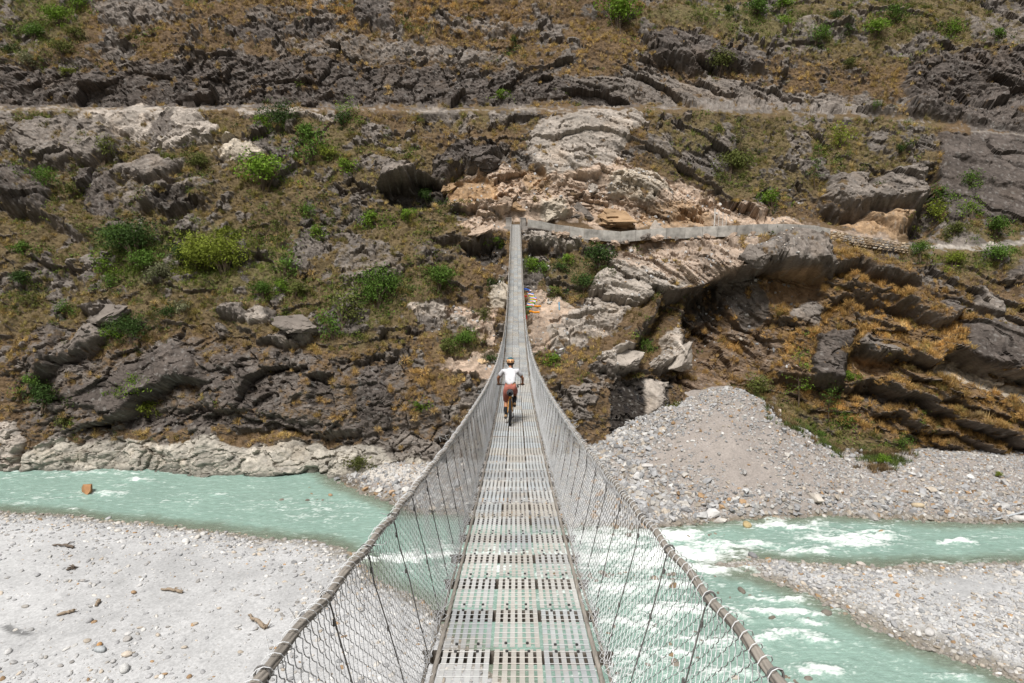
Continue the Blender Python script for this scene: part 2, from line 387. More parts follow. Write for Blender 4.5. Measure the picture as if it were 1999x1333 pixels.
# rock colours (albedo); BK also paints shade into caves, undercuts and gaps
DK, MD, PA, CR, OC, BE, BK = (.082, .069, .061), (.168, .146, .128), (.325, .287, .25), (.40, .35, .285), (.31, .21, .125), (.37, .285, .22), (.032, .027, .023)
PATCH = [  # colour, strength, raise (m), edge (px), outline on the photograph's bearing grid
 (DK, .9, .5, 16, [(-420, 128), (0, 130), (90, 128), (200, 138), (300, 118), (430, 102), (560, 112), (700, 120), (830, 128), (1000, 140), (1120, 150), (1250, 160), (1255, 208), (-420, 208)]),
 (MD, .8, .5, 18, [(1100, 150), (1300, 142), (1450, 168), (1600, 178), (1700, 178), (1720, 218), (1600, 222), (1400, 218), (1255, 208)]),
 (DK, .8, 1.2, 14, [(1250, 80), (1300, 55), (1380, 75), (1457, 100), (1500, 118), (1489, 140), (1387, 147), (1290, 120)]),
 (DK, .9, 1.4, 14, [(1752, 180), (1770, 130), (1880, 92), (2040, 90), (2430, 90), (2430, 262), (2000, 262), (1860, 240), (1775, 228)]),
 (DK, .8, .8, 10, [(692, 18), (715, -10), (740, 0), (778, 58), (700, 60)]),
 (MD, .7, .6, 12, [(165, 10), (230, -10), (330, 5), (345, 40), (270, 52), (210, 50)]),
 (DK, .8, .5, 10, [(440, 62), (525, 45), (640, 48), (665, 66), (600, 78), (460, 80)]),
 (MD, .6, .3, 16, [(540, 85), (700, 72), (860, 88), (980, 100), (1000, 128), (800, 122), (600, 110)]),
 (MD, .6, .4, 12, [(810, 30), (900, 28), (1000, 40), (1020, 62), (900, 58), (820, 48)]),
 (MD, .6, .5, 10, [(1550, 40), (1600, 38), (1650, 60), (1620, 75), (1560, 62)]),
 (MD, .6, .4, 12, [(1880, 30), (1990, 20), (2100, 60), (2000, 90), (1900, 80)]),
 # left, upper bench
 (MD, .9, 1.6, 16, [(10, 272), (63, 238), (130, 224), (200, 224), (224, 266), (228, 298), (175, 315), (95, 328), (52, 303)]),
 (PA, .9, 1.0, 14, [(120, 222), (200, 214), (280, 203), (360, 215), (427, 250), (437, 270), (385, 280), (298, 275), (224, 262), (200, 240)]),
 (DK, .8, -.3, 8, [(290, 233), (343, 231), (352, 272), (300, 276)]),
 (PA, .95, 1.0, 8, [(292, 292), (322, 275), (357, 280), (427, 273), (424, 288), (367, 296)]),
 (CR, .9, .9, 10, [(420, 296), (448, 276), (490, 281), (513, 301), (504, 316), (451, 311)]),
 (MD, .95, 1.4, 10, [(217, 327), (280, 315), (366, 317), (366, 336), (325, 354), (294, 354), (266, 345), (217, 352)]),
 (MD, .6, .8, 14, [(225, 360), (330, 365), (400, 350), (440, 360), (400, 385), (330, 395), (290, 412), (235, 400)]),
 (DK, .7, 1.8, 18, [(2, 325), (60, 335), (105, 370), (104, 418), (55, 420), (2, 400)]),
 (DK, .8, .6, 12, [(150, 330), (215, 330), (235, 380), (215, 420), (160, 405)]),
 (BK, .7, -1.4, 14, [(295, 372), (395, 372), (385, 408), (300, 414)]),  # hollow blackened, its shade put into the colour
 (MD, .6, .6, 14, [(690, 310), (760, 305), (800, 330), (740, 345), (690, 335)]),
 (PA, .8, .4, 8, [(450, 213), (560, 214), (640, 222), (660, 240), (600, 228), (470, 224)]),
 # centre, above the bridge end
 (PA, .8, .8, 16, [(1017, 275), (1070, 226), (1140, 216), (1245, 213), (1262, 245), (1217, 282), (1212, 315), (1175, 350), (1075, 352), (1035, 318)]),
 (BE, .95, .5, 14, [(890, 348), (985, 328), (1070, 345), (1215, 312), (1300, 345), (1352, 357), (1475, 403), (1580, 436), (1405, 442), (1200, 446), (1060, 428), (990, 430), (930, 412), (880, 388)]),
 (CR, .9, .7, 10, [(1190, 345), (1250, 325), (1300, 350), (1330, 372), (1260, 392), (1200, 385)]),
 (OC, .8, -.3, 10, [(1010, 335), (1060, 330), (1075, 372), (1050, 385), (1020, 360)]),
 (OC, .75, -.6, 10, [(1250, 400), (1330, 392), (1390, 405), (1390, 442), (1240, 444)]),
 (DK, .9, 2.0, 10, [(848, 308), (895, 272), (947, 273), (1000, 282), (967, 298), (932, 340), (897, 318), (874, 350), (846, 335)]),
 (OC, .85, -.8, 8, [(877, 355), (940, 345), (972, 365), (977, 400), (940, 403), (880, 390)]),
 (BK, .85, -2.2, 12, [(741, 364), (800, 350), (846, 340), (876, 366), (878, 390), (800, 408), (755, 394)]),  # deep undercut, shade painted near black
 (MD, .95, 1.3, 8, [(737, 364), (755, 332), (790, 325), (823, 338), (790, 352)]),
 (CR, .9, .6, 8, [(1052, 393), (1098, 392), (1105, 430), (1070, 430)]),
 (BE, .9, .5, 10, [(885, 440), (930, 420), (985, 432), (990, 458), (930, 462)]),
 (PA, .9, .9, 10, [(1021, 448), (1090, 446), (1150, 474), (1120, 488), (1021, 470)]),
 (BK, .7, -1.6, 12, [(900, 470), (990, 470), (990, 508), (940, 512), (905, 500)]),  # cavity shade painted in, left of the bridge end
 (BK, .65, -1.4, 12, [(1021, 476), (1110, 486), (1112, 508), (1021, 508)]),  # cavity shade painted in, right of the bridge end
 # centre, below the bridge
 (CR, .85, .5, 12, [(950, 552), (990, 546), (990, 590), (945, 590)]),
 (PA, .9, .9, 14, [(782, 602), (860, 583), (942, 622), (932, 650), (895, 643), (846, 617)]),
 (BE, .9, .1, 10, [(870, 600), (970, 590), (972, 660), (1000, 690), (940, 660)]),
 (BE, .95, .1, 12, [(846, 715), (937, 690), (990, 690), (985, 740), (954, 748), (874, 726)]),
 (BE, .95, .1, 12, [(1026, 560), (1100, 570), (1140, 600), (1090, 640), (1070, 676), (1030, 680)]),
 (PA, .9, .9, 18, [(1066, 640), (1100, 620), (1140, 585), (1165, 530), (1200, 503), (1262, 499), (1350, 512), (1360, 545), (1315, 573), (1245, 601), (1210, 632), (1175, 652), (1140, 664), (1075, 677)]),
 (BE, .7, .3, 18, [(1160, 500), (1230, 470), (1420, 462), (1500, 470), (1440, 530), (1360, 555), (1250, 540)]),
 (PA, .95, 1.5, 8, [(1164, 697), (1210, 685), (1252, 695), (1247, 720), (1196, 729)]),
 (PA, .95, 2.0, 9, [(1276, 712), (1297, 660), (1325, 625), (1352, 640), (1338, 687), (1297, 726)]),
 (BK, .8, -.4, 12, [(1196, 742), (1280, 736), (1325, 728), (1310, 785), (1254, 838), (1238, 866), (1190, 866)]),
 (PA, .9, .4, 5, [(1262, 745), (1312, 735), (1302, 785), (1262, 820)]),
 (DK, .85, .6, 14, [(713, 697), (765, 723), (767, 818), (757, 858), (690, 850), (700, 740)]),
 (MD, .6, .5, 14, [(660, 480), (760, 470), (800, 500), (740, 545), (660, 560)]),
 (DK, .5, .5, 14, [(800, 470), (900, 455), (900, 510), (820, 520)]),
 (MD, .7, .7, 14, [(860, 800), (910, 790), (900, 850), (850, 870)]),
 # left lower cliff
 (MD, .95, 1.3, 8, [(152, 606), (210, 587), (252, 605), (217, 627), (194, 622)]),
 (MD, .95, .5, 10, [(154, 628), (226, 630), (206, 660), (182, 680), (150, 696), (145, 671)]),
 (DK, .9, .8, 12, [(133, 760), (189, 742), (224, 730), (245, 709), (329, 680), (387, 685), (402, 737), (336, 750), (280, 782), (224, 813), (133, 790)]),
 (MD, .95, 1.4, 10, [(508, 662), (560, 636), (616, 604), (627, 629), (597, 662), (546, 676)]),
 (MD, .9, 1.0, 8, [(430, 606), (470, 592), (480, 620), (455, 632)]),
 (PA, .7, .8, 8, [(470, 610), (515, 602), (520, 630), (490, 636)]),
 (MD, .7, .5, 10, [(75, 540), (135, 530), (140, 552), (80, 556)]),
 (DK, .6, .7, 14, [(60, 640), (115, 615), (120, 700), (85, 735), (55, 720)]),
 (DK, .7, .3, 12, [(395, 700), (470, 690), (520, 760), (500, 815), (440, 830), (400, 770)]),
 (BK, .8, -1.0, 12, [(595, 730), (640, 735), (655, 790), (620, 805), (596, 780)]),  # cave in the lower cliff, its darkness painted as colour
 ((.315, .29, .25), 1., .9, 16, [(40, 935), (50, 872), (130, 858), (180, 868), (250, 856), (330, 868), (420, 856), (480, 872), (560, 858), (640, 870), (720, 864), (800, 880), (860, 912), (850, 960), (600, 980), (40, 980)]),
 (PA, .95, 1.6, 14, [(-420, 830), (-20, 815), (30, 822), (46, 860), (44, 930), (-420, 950)]),
 (DK, .8, -.9, 12, [(225, 815), (300, 800), (390, 790), (480, 800), (700, 838), (560, 842), (420, 832), (330, 845), (240, 836)]),
 (MD, .8, .6, 14, [(720, 850), (800, 840), (880, 870), (900, 905), (850, 912), (760, 890)]),
 (DK, .55, .0, 30, [(30, 700), (200, 690), (420, 660), (640, 690), (720, 690), (870, 790), (870, 850), (700, 846), (420, 836), (40, 850)]),
 (BK, .6, -1.6, 18, [(1340, 590), (1410, 550), (1440, 560), (1430, 650), (1370, 720), (1330, 770), (1322, 700)]),  # undercut shade painted below the arch
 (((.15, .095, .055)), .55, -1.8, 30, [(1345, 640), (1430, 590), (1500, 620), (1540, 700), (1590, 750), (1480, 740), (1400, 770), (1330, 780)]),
 # right cliff
 (BK, .6, -1.5, 14, [(1335, 590), (1372, 570), (1420, 548), (1430, 600), (1400, 640), (1350, 640)]),  # black band of painted shade under the arch edge
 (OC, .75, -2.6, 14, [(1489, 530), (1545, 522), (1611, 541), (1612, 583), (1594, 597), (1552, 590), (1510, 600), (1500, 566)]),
 (MD, .8, -1.6, 12, [(1410, 545), (1490, 532), (1505, 600), (1490, 640), (1455, 630), (1430, 590)]),
 (MD, .95, .4, 10, [(1545, 600), (1590, 582), (1608, 600), (1592, 648), (1538, 612)]),
 (MD, .95, 1.6, 14, [(1443, 534), (1475, 496), (1510, 485), (1527, 457), (1580, 462), (1618, 482), (1617, 534), (1573, 530), (1517, 517)]),
 (DK, .9, .7, 14, [(1895, 625), (1940, 630), (2020, 645), (2430, 660), (2430, 760), (1999, 725), (1923, 711), (1881, 694), (1881, 660)]),
 (MD, .9, .8, 12, [(1905, 566), (1930, 560), (1968, 587), (1968, 625), (1900, 602)]),
 (DK, .5, .4, 14, [(1960, 510), (2100, 500), (2430, 520), (2430, 600), (1990, 600)]),
 (OC, .5, -1.4, 10, [(1664, 695), (1744, 711), (1736, 752), (1671, 736)]),
 (CR, .55, -1.3, 12, [(1797, 727), (1846, 701), (1912, 711), (2010, 770), (2010, 790), (1895, 750)]),
 (DK, .9, 1.8, 10, [(1597, 652), (1667, 646), (1650, 710), (1640, 753), (1587, 743), (1583, 699)]),
 (MD, .9, .9, 10, [(1675, 655), (1720, 660), (1745, 695), (1700, 700), (1672, 680)]),
 (DK, .7, .5, 12, [(1840, 580), (1880, 575), (1885, 610), (1850, 622)]),
 (DK, .6, -.8, 12, [(1690, 760), (1760, 770), (1840, 800), (1800, 815), (1700, 790)]),
 (MD, .6, .2, 12, [(1770, 872), (1860, 888), (1950, 903), (2430, 930), (2430, 990), (1760, 960)]),
 # right, above the path: the leaning rock and the slab behind it
 (MD, .9, 2.4, 18, [(1590, 395), (1615, 356), (1667, 338), (1700, 352), (1772, 330), (1800, 338), (1807, 395), (1790, 437), (1755, 462), (1700, 440), (1650, 415)]),
 (OC, .85, .6, 12, [(1632, 430), (1700, 420), (1786, 415), (1783, 441), (1755, 467), (1685, 457)]),
 (DK, .9, .6, 14, [(1832, 262), (1900, 255), (2010, 259), (2430, 262), (2430, 440), (1999, 437), (1902, 422), (1850, 437), (1830, 350)]),
 (BK, .5, -2.6, 12, [(1800, 330), (1828, 320), (1838, 420), (1820, 462), (1770, 468), (1798, 420)]),  # gap beside the leaning rock, shade painted dark
 (MD, .6, .6, 12, [(1530, 260), (1580, 250), (1590, 300), (1540, 310)]),
 (MD, .6, .6, 12, [(1260, 270), (1310, 260), (1330, 300), (1290, 320)]),
 (DK, .5, .6, 12, [(1510, 370), (1560, 350), (1560, 385), (1520, 390)]),
 # strips: road edge and path
 ((.30, .265, .23), .6, .1, 4, [(-420, 208), (430, 209), (900, 213), (1260, 211), (1260, 217), (900, 219), (430, 216), (-420, 216)]),
 ((.27, .24, .21), .5, .1, 4, [(1260, 212), (1500, 222), (1700, 226), (1850, 245), (1999, 262), (2430, 270), (2430, 275), (1990, 268), (1700, 232), (1260, 218)]),
 ((.33, .30, .265), .8, .1, 5, [(1755, 474), (1850, 478), (1920, 472), (2010, 462), (2430, 440), (2430, 452), (2010, 474), (1920, 486), (1850, 488), (1755, 484)]),
 (BE, .7, .1, 8, [(1420, 436), (1620, 442), (1760, 468), (1755, 476), (1610, 450), (1420, 444)]),
 (BE, .5, .1, 20, [(1440, 400), (1500, 408), (1620, 440), (1500, 440)]),
]
rock = np.zeros(len(px)); rcol = np.tile(np.array(MD) * .8, (len(px), 1)); lift = np.zeros(len(px))
# unpainted rock shows through by chance, greyer and darker with the place
tone = fbm(P0 * [1, 1, 1.6], .12, 4, 31)
rcol = rcol * (1 + .35 * tone)[:, None]
calm_rock = np.ones(len(px))
SMOOTH = {(1832, 262): .25, (1895, 625): .3, (1489, 530): .3, (1545, 600): .35, (133, 760): .35, (154, 628): .35, (10, 272): .5, (120, 222): .5, (292, 292): .4, (420, 296): .4, (217, 327): .4, (40, 935): .6, (1590, 395): .55, (1017, 275): .6, (1597, 652): .5, (1196, 742): .4, (1262, 745): .3, (1664, 695): .4, (1797, 727): .4, (1410, 545): .5, (1905, 566): .4, (1443, 534): .7, (950, 552): .4, (846, 715): .2, (1026, 560): .3, (877, 355): .3, (737, 364): .4, (1632, 430): .5}
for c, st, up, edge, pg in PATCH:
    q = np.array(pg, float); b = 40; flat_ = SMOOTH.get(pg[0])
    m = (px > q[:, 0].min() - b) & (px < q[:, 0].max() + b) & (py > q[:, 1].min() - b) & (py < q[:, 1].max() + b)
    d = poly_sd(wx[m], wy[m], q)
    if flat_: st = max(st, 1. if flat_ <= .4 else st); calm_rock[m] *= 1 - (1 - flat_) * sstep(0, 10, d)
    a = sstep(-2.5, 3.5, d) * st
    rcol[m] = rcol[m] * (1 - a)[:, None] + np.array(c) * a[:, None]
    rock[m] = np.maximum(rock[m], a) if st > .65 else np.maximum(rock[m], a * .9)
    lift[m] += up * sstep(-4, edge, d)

LEDGE = [  # overhanging edges: height of the step (m), reach above and below in px, line left to right
 (1.6, 60, 30, [(-300, 400), (0, 402), (52, 422), (98, 425), (140, 452), (180, 470)]),
 (1.5, 40, 26, [(270, 396), (298, 413), (350, 411), (385, 396), (420, 400)]),
 (1.0, 30, 20, [(0, 285), (60, 318), (95, 330), (180, 318), (228, 300), (260, 305)]),
 (.8, 20, 14, [(217, 354), (290, 358), (330, 354), (368, 338)]),
 (1.5, 22, 24, [(846, 346), (874, 356), (900, 321), (932, 345), (966, 301), (1002, 290)]),
 (2.0, 26, 30, [(735, 366), (770, 357), (800, 352), (825, 340), (850, 340)]),
 (1.0, 20, 18, [(880, 403), (940, 406), (980, 402)]),
 (.9, 26, 18, [(1040, 320), (1070, 352), (1090, 372)]), (.8, 26, 16, [(1085, 290), (1120, 330), (1150, 356), (1180, 350)]),
 (1.0, 24, 16, [(1150, 445), (1215, 445), (1270, 446), (1330, 420), (1390, 405)]),
 (1.3, 40, 24, [(830, 470), (900, 470), (960, 466), (990, 470)]), (1.3, 30, 26, [(1021, 474), (1080, 478), (1130, 486), (1180, 500)]),
 (.9, 16, 12, [(600, 555), (690, 552), (760, 540), (840, 500), (900, 505)]),
 (1.2, 20, 16, [(152, 610), (194, 622), (217, 628), (252, 608)]), (.7, 12, 10, [(250, 645), (285, 632), (320, 618)]),
 (1.6, 40, 30, [(40, 780), (75, 745), (110, 712), (150, 698), (182, 682), (208, 662)]),
 (1.9, 50, 30, [(140, 838), (196, 830), (226, 816), (260, 801), (282, 784), (338, 752), (388, 742), (420, 745)]),
 (1.0, 16, 14, [(434, 614), (462, 637), (508, 665), (548, 678), (600, 664)]),
 (1.4, 40, 20, [(440, 832), (500, 838), (560, 836), (640, 846), (720, 838)]), (1.0, 30, 20, [(590, 735), (620, 722), (660, 735)]),
 (.7, 20, 12, [(400, 690), (440, 720), (480, 775), (520, 790)]), (.8, 24, 14, [(660, 700), (700, 712), (730, 690), (800, 690)]),
 (.7, 18, 12, [(700, 640), (780, 660), (850, 690)]),
 (1.0, 18, 14, [(1164, 718), (1196, 730), (1247, 722), (1280, 726)]), (1.4, 22, 22, [(1276, 716), (1297, 728), (1338, 690), (1356, 650)]),
 (2.9, 60, 46, [(1180, 720), (1230, 690), (1262, 640), (1300, 588), (1342, 574), (1405, 540), (1447, 532), (1489, 525), (1538, 520), (1573, 534), (1615, 540), (1640, 528)]),
 (2.4, 44, 26, [(1615, 540), (1629, 521), (1671, 517), (1727, 541), (1795, 557)]),
 (2.2, 44, 26, [(1740, 590), (1772, 602), (1797, 619), (1835, 630), (1874, 622), (1897, 598)]),
 (1.9, 34, 20, [(1600, 600), (1650, 580), (1720, 590), (1790, 610)]), (1.6, 28, 18, [(1640, 560), (1700, 570), (1760, 585)]),
 (2.7, 44, 36, [(1640, 756), (1650, 710), (1660, 676), (1692, 700), (1744, 700), (1800, 714), (1825, 696), (1874, 696), (1923, 711), (1999, 736), (2200, 780)]),
 (2.8, 54, 34, [(1465, 690), (1510, 731), (1545, 742), (1590, 747), (1625, 757), (1685, 750), (1737, 770), (1790, 784), (1860, 820), (1912, 848), (2010, 872), (2300, 910)]),
 (2.1, 40, 30, [(1690, 800), (1750, 812), (1800, 835), (1860, 852), (1930, 880), (2010, 890)]), (1.5, 30, 20, [(1760, 863), (1860, 884), (1930, 898), (2300, 925)]),
 (1.5, 32, 20, [(1780, 780), (1860, 782), (1930, 815), (2010, 835)]),
 (2.2, 40, 20, [(1590, 402), (1640, 425), (1700, 410), (1786, 412), (1812, 380)]), (1.6, 22, 18, [(1640, 448), (1690, 460), (1755, 470), (1790, 440)]),
 (.9, 24, 14, [(1260, 110), (1330, 122), (1400, 128), (1490, 145), (1560, 150)]), (.8, 30, 16, [(-200, 125), (40, 125), (110, 120), (190, 130)]),
 (.8, 24, 14, [(440, 66), (530, 46), (600, 60), (665, 68)]), (.7, 20, 14, [(800, 50), (900, 62), (1030, 60)]),
 (.9, 20, 14, [(1240, 480), (1290, 470), (1350, 482), (1390, 468)]),
 (.7, 14, 10, [(1870, 352), (1930, 365), (1999, 372), (2200, 380)]), (.6, 12, 10, [(1850, 300), (1900, 320), (1940, 318)]),
]
disp = np.zeros(len(px)); undr = np.zeros(len(px))
for A, ua, ub, ln in LEDGE:
    q = np.array(ln, float); b = ua * 2.6
    m = (px > q[:, 0].min() - b) & (px < q[:, 0].max() + b) & (py > q[:, 1].min() - b) & (py < q[:, 1].max() + b)
    d, t = line_sd(wx[m], wy[m], q)
    tap = sstep(0, .12, t) * sstep(1, .88, t)
    k = np.where(d > 0, np.exp(-np.maximum(d, 0) / (ua * .6)), -np.exp(np.minimum(d, 0) / (ub * .7))) * np.tanh(np.abs(d) / 5.)
    disp[m] += 1.05 * A * tap * k
    undr[m] = np.maximum(undr[m], np.where(d < 0, np.exp(d / 9.), 0) * tap)

# where things stand on the slope the relief is calm
calm = np.ones(len(px))
for ln, r in (([(985, 436), (1030, 432), (1122, 444), (1210, 454), (1300, 450), (1436, 448), (1510, 444), (1617, 450), (1690, 466), (1760, 478), (1850, 483), (1999, 470), (2430, 445)], 14),
              ([(-420, 212), (430, 212), (900, 215), (1260, 214), (1500, 222), (1700, 228), (1999, 265)], 6)):
    d, _ = line_sd(px, py, ln); calm = np.minimum(calm, .12 + .88 * sstep(r * .6, r * 2.2, np.abs(d)))

# dry grass and scrub cover the slope where no rock was drawn
cover = .45 + .62 * fbm(P0, .16, 4, 41) + .35 * fbm(P0, .7, 3, 42)
barerock = sstep(.38, .22, cover) * (1 - .75 * sstep(-30, 30, poly_sd(px, py, [(1380, 560), (1640, 530), (1860, 560), (1990, 680), (1990, 890), (1700, 880), (1480, 760), (1340, 720)])))                     # bare rock that pokes out of the grass
band_r = np.clip(sstep(130, 150, py) * sstep(212, 205, py) * .0, 0, 1)
rock_all = np.clip(np.maximum(rock, barerock * .9), 0, 1)
# some grass grows on the drawn rock too, in clumps
clump = sstep(.30, .62, fbm(P0, .55, 4, 43) + .25 * fbm(P0, 2., 2, 44))
rock_all = rock_all * (1 - .75 * clump * (rock < .97))
grass = 1 - rock_all

# strata: the beds dip to the right in the right-hand cliff, gently left elsewhere
dip = np.where(px > 1150, R(24), R(-14)) if False else R(-10) + R(36) * sstep(1050, 1500, px)
sx = P0[:, 0] * np.cos(dip) - P0[:, 2] * np.sin(dip); sz = P0[:, 0] * np.sin(dip) + P0[:, 2] * np.cos(dip)
SP = np.stack([sx, P0[:, 1] * .8, sz * 1.7], 1)
SPw = SP + .9 * np.stack([W1, W2, .5 * W1 - W2], 1) + .10 * np.stack([W3, W4, W3], 1)
a1, t1, e1 = facets(SPw, .13, 3); a2, t2, e2 = facets(SPw + .12 * np.stack([W3, W4, W1], 1), .42, 4); a3, t3, e3 = facets(SPw, 1.25, 5)
rg = fbm(SP, 1.0, 4, 51, .55)
relief = .95 * a1 + 2.0 * t1 + (.28 * a2 + .8 * t2) + (.11 * a3 + .30 * t3) + .05 * rg
relief -= .40 * np.exp(-e1 / .03) + .26 * np.exp(-e2 / .04) + .10 * np.exp(-e3 / .07)
# bedding ledges: a sawtooth across the beds
ph = sz / 2.6 + .5 * fbm(P0, .12, 3, 61); fr = ph - np.floor(ph)
saw = (sstep(0, .12, fr) * (1 - fr) - .4) * sstep(-.25, .5, fbm(P0, .09, 2, 62))
ph2 = sz / .75 + .6 * fbm(P0, .3, 3, 63); f2 = ph2 - np.floor(ph2)
saw2 = (sstep(0, .2, f2) * (1 - f2) - .4) * sstep(-.2, .5, fbm(P0, .2, 2, 64))
RC = sstep(-40, 40, poly_sd(px, py, [(1395, 600), (1640, 535), (1860, 560), (2500, 640), (2500, 920), (1900, 905), (1700, 860), (1600, 770), (1470, 740)]))
relief += (.62 + 1.5 * RC) * saw + (.14 + .2 * RC) * saw2
rough = np.maximum(.30 + .70 * rock_all, .85 * RC)
smoothslab = np.zeros(len(px))
disp += lift * .95 + relief * rough * calm_rock * .85 + grass * (.16 * fbm(P0, 2.4, 2, 74) + .26 * fbm(P0, 1.1, 3, 71) + .5 * fbm(P0, .25, 2, 72))
disp += 1.3 * fbm(P0, .055, 3, 73)
disp *= calm
# keep in front of nothing: the walls' line and the bridge end stay put
HP = P0 + N0 * disp[:, None]
NN = grid_normals(HP).reshape(-1, 3)

# ---- colour
gn = fbm(P0, .9, 3, 81); gl = fbm(P0, .08, 3, 82)
GREEN = [(.36, [(-420, 225), (700, 225), (880, 300), (900, 470), (900, 560), (760, 680), (300, 640), (-420, 660)]), (.5, [(1260, 220), (1830, 230), (1820, 330), (1500, 400), (1280, 330)]), (.5, [(1240, -30), (2430, -60), (2430, 80), (1900, 90), (1500, 100)]), (.9, [(1240, 40), (1330, 5), (1480, -10), (1660, 60), (1600, 110), (1480, 90), (1330, 50)]), (.7, [(1330, 260), (1420, 240), (1490, 300), (1480, 370), (1400, 380), (1340, 330)]),
         (.6, [(0, 210), (130, 208), (170, 222), (60, 250), (0, 260)]), (.9, [(150, 440), (420, 430), (600, 500), (600, 580), (420, 580), (200, 560)]), (.7, [(640, 560), (760, 500), (790, 600), (700, 680), (640, 640)]),
         (.7, [(1770, 490), (1880, 482), (2010, 474), (2430, 460), (2430, 520), (1999, 520), (1880, 540)]), (.8, [(1850, 445), (1999, 440), (2430, 430), (2430, 455), (1999, 462), (1860, 470)]),
         (.7, [(0, -20), (170, -20), (160, 60), (60, 110), (0, 120)]), (.5, [(1560, 20), (1999, 0), (1900, 110), (1600, 120)]), (.5, [(540, 225), (700, 225), (720, 330), (600, 330)]),
         (.6, [(800, 214), (1040, 216), (1050, 240), (900, 248), (800, 236)]), (.8, [(1500, 770), (1560, 790), (1660, 850), (1760, 880), (1740, 930), (1600, 860)]),
         (.55, [(1020, 505), (1180, 490), (1190, 560), (1020, 540)]), (.4, [(0, 470), (150, 470), (150, 620), (0, 600)]), (.5, [(860, 640), (950, 650), (930, 700), (860, 690)])]
ORANGE = [(.8, [(1380, 560), (1640, 500), (1860, 560), (1999, 680), (1999, 890), (1700, 880), (1480, 760), (1330, 720)]), (.6, [(600, 0), (1020, 0), (1020, 60), (600, 60)]), (.5, [(430, 690), (860, 680), (880, 850), (470, 840)])]
gr = np.zeros(len(px)); og = np.zeros(len(px))
for A, pg in GREEN: gr = np.maximum(gr, A * sstep(-25, 25, poly_sd(wx, wy, pg) + 18 * W3))
for A, pg in ORANGE: og = np.maximum(og, A * sstep(-25, 25, poly_sd(wx, wy, pg) + 18 * W3))
soil = np.array([.115, .078, .045]) * (1 + .3 * gn)[:, None]
soil = soil * (1 - .35 * og)[:, None] + np.array([.20, .125, .062]) * (.35 * og)[:, None]
soil = soil * (1 - .5 * gr)[:, None] + np.array([.12, .125, .05]) * (.5 * gr)[:, None]
rr = rcol * (1 + .28 * rg + .22 * fbm(SP, .35, 4, 83) + .16 * a2 + .15 * a3)[:, None]
warm = sstep(.1, .6, fbm(P0, .22, 4, 84)); rr = rr * (1 - .3 * warm)[:, None] + rr * np.array([1.12, .98, .82]) * (.3 * warm)[:, None]
# run-off streaks on the steep faces
stk = noise(P0 * [1.5, .0, .10], 1.0, 85) + .6 * noise(P0 * [4., 0, .16], 1., 86)
steep = sstep(.45, .15, NN[:, 2]); st = sstep(.25, .6, stk) * steep * .38 * sstep(-.2, .4, W3 + W4)
rr = rr * (1 - st)[:, None] + np.array([.30, .28, .26]) * st[:, None] * (.6 + rr / .4 * .4)
st2 = sstep(.2, .6, -stk) * steep * .28 * sstep(-.3, .3, W4); rr = rr * (1 - st2 * .7)[:, None]
lich = sstep(.42, .5, noise(P0, 2.2, 87) + .3 * noise(P0, 5, 88)) * .35; rr = rr * (1 - lich)[:, None] + np.array([.27, .26, .245]) * lich[:, None]
# damp moss line of the river-washed base
edgef = np.clip(rock_all + .35 * (rg * .7 + .4 * W3), 0, 1); mixr = np.maximum(sstep(.3, .62, edgef), sstep(.04, -.2, NN[:, 2] + .12 * W3) * .9)
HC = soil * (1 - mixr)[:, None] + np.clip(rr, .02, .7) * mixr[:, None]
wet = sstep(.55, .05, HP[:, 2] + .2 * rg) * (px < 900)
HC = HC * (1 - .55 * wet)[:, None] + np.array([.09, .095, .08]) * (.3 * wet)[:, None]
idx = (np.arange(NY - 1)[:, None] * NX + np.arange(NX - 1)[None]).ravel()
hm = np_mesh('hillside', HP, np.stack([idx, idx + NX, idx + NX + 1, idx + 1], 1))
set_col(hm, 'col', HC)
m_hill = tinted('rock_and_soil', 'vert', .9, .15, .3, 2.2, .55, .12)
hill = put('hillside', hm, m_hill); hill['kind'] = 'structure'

def hill_at(x, y):
    """point, normal of the finished slope nearest to a bearing (photo px)"""
    q = HPX - x, HPY - y
    k = int(np.argmin(np.where(HVIS, q[0] ** 2 + q[1] ** 2, 1e9))); return HP[k], NN[k]
HPX, HPY, HPZ = project(HP); HVIS = (HP[:, 2] > -1)

# ================================================================== GROUND: river bed, gravel bars, far bank and its rubble heap
def zpoly(pts): return on_z(np.array([q[0] for q in pts], float), np.array([q[1] for q in pts], float))[:, :2]
LEFT_BAR = zpoly([(-900, 960), (-300, 985), (0, 1000), (100, 1006), (250, 1019), (400, 1035), (520, 1050), (600, 1058), (670, 1072), (712, 1100), (732, 1134), (790, 1162), (838, 1188), (868, 1216), (900, 1250), (950, 1300), (1000, 1345), (1060, 1420), (1060, 1500), (-900, 1500)])
RIGHT_BAR = zpoly([(1406, 1103), (1460, 1089), (1500, 1094), (1600, 1103), (1700, 1105), (1860, 1104), (2000, 1100), (2500, 1092), (2700, 1300), (2500, 1500), (2150, 1400), (2000, 1335), (1930, 1304), (1860, 1280), (1760, 1246), (1680, 1211), (1600, 1171), (1530, 1141), (1480, 1120), (1440, 1112)])
far = zpoly([(640, 922), (685, 950), (735, 968), (772, 981), (807, 997), (895, 1000), (1000, 1010), (1108, 1023), (1227, 1027), (1300, 1023), (1457, 1010), (1615, 1002), (1790, 1013), (2000, 1019), (2500, 1022)])
FAR_BANK = np.concatenate([far, [[130, 96], [-24, 96], [-23, 84]]])
APEX = at_Y(1450, 766, 83.)[:2]
RG = [(1440, 766, 83., 'a')]
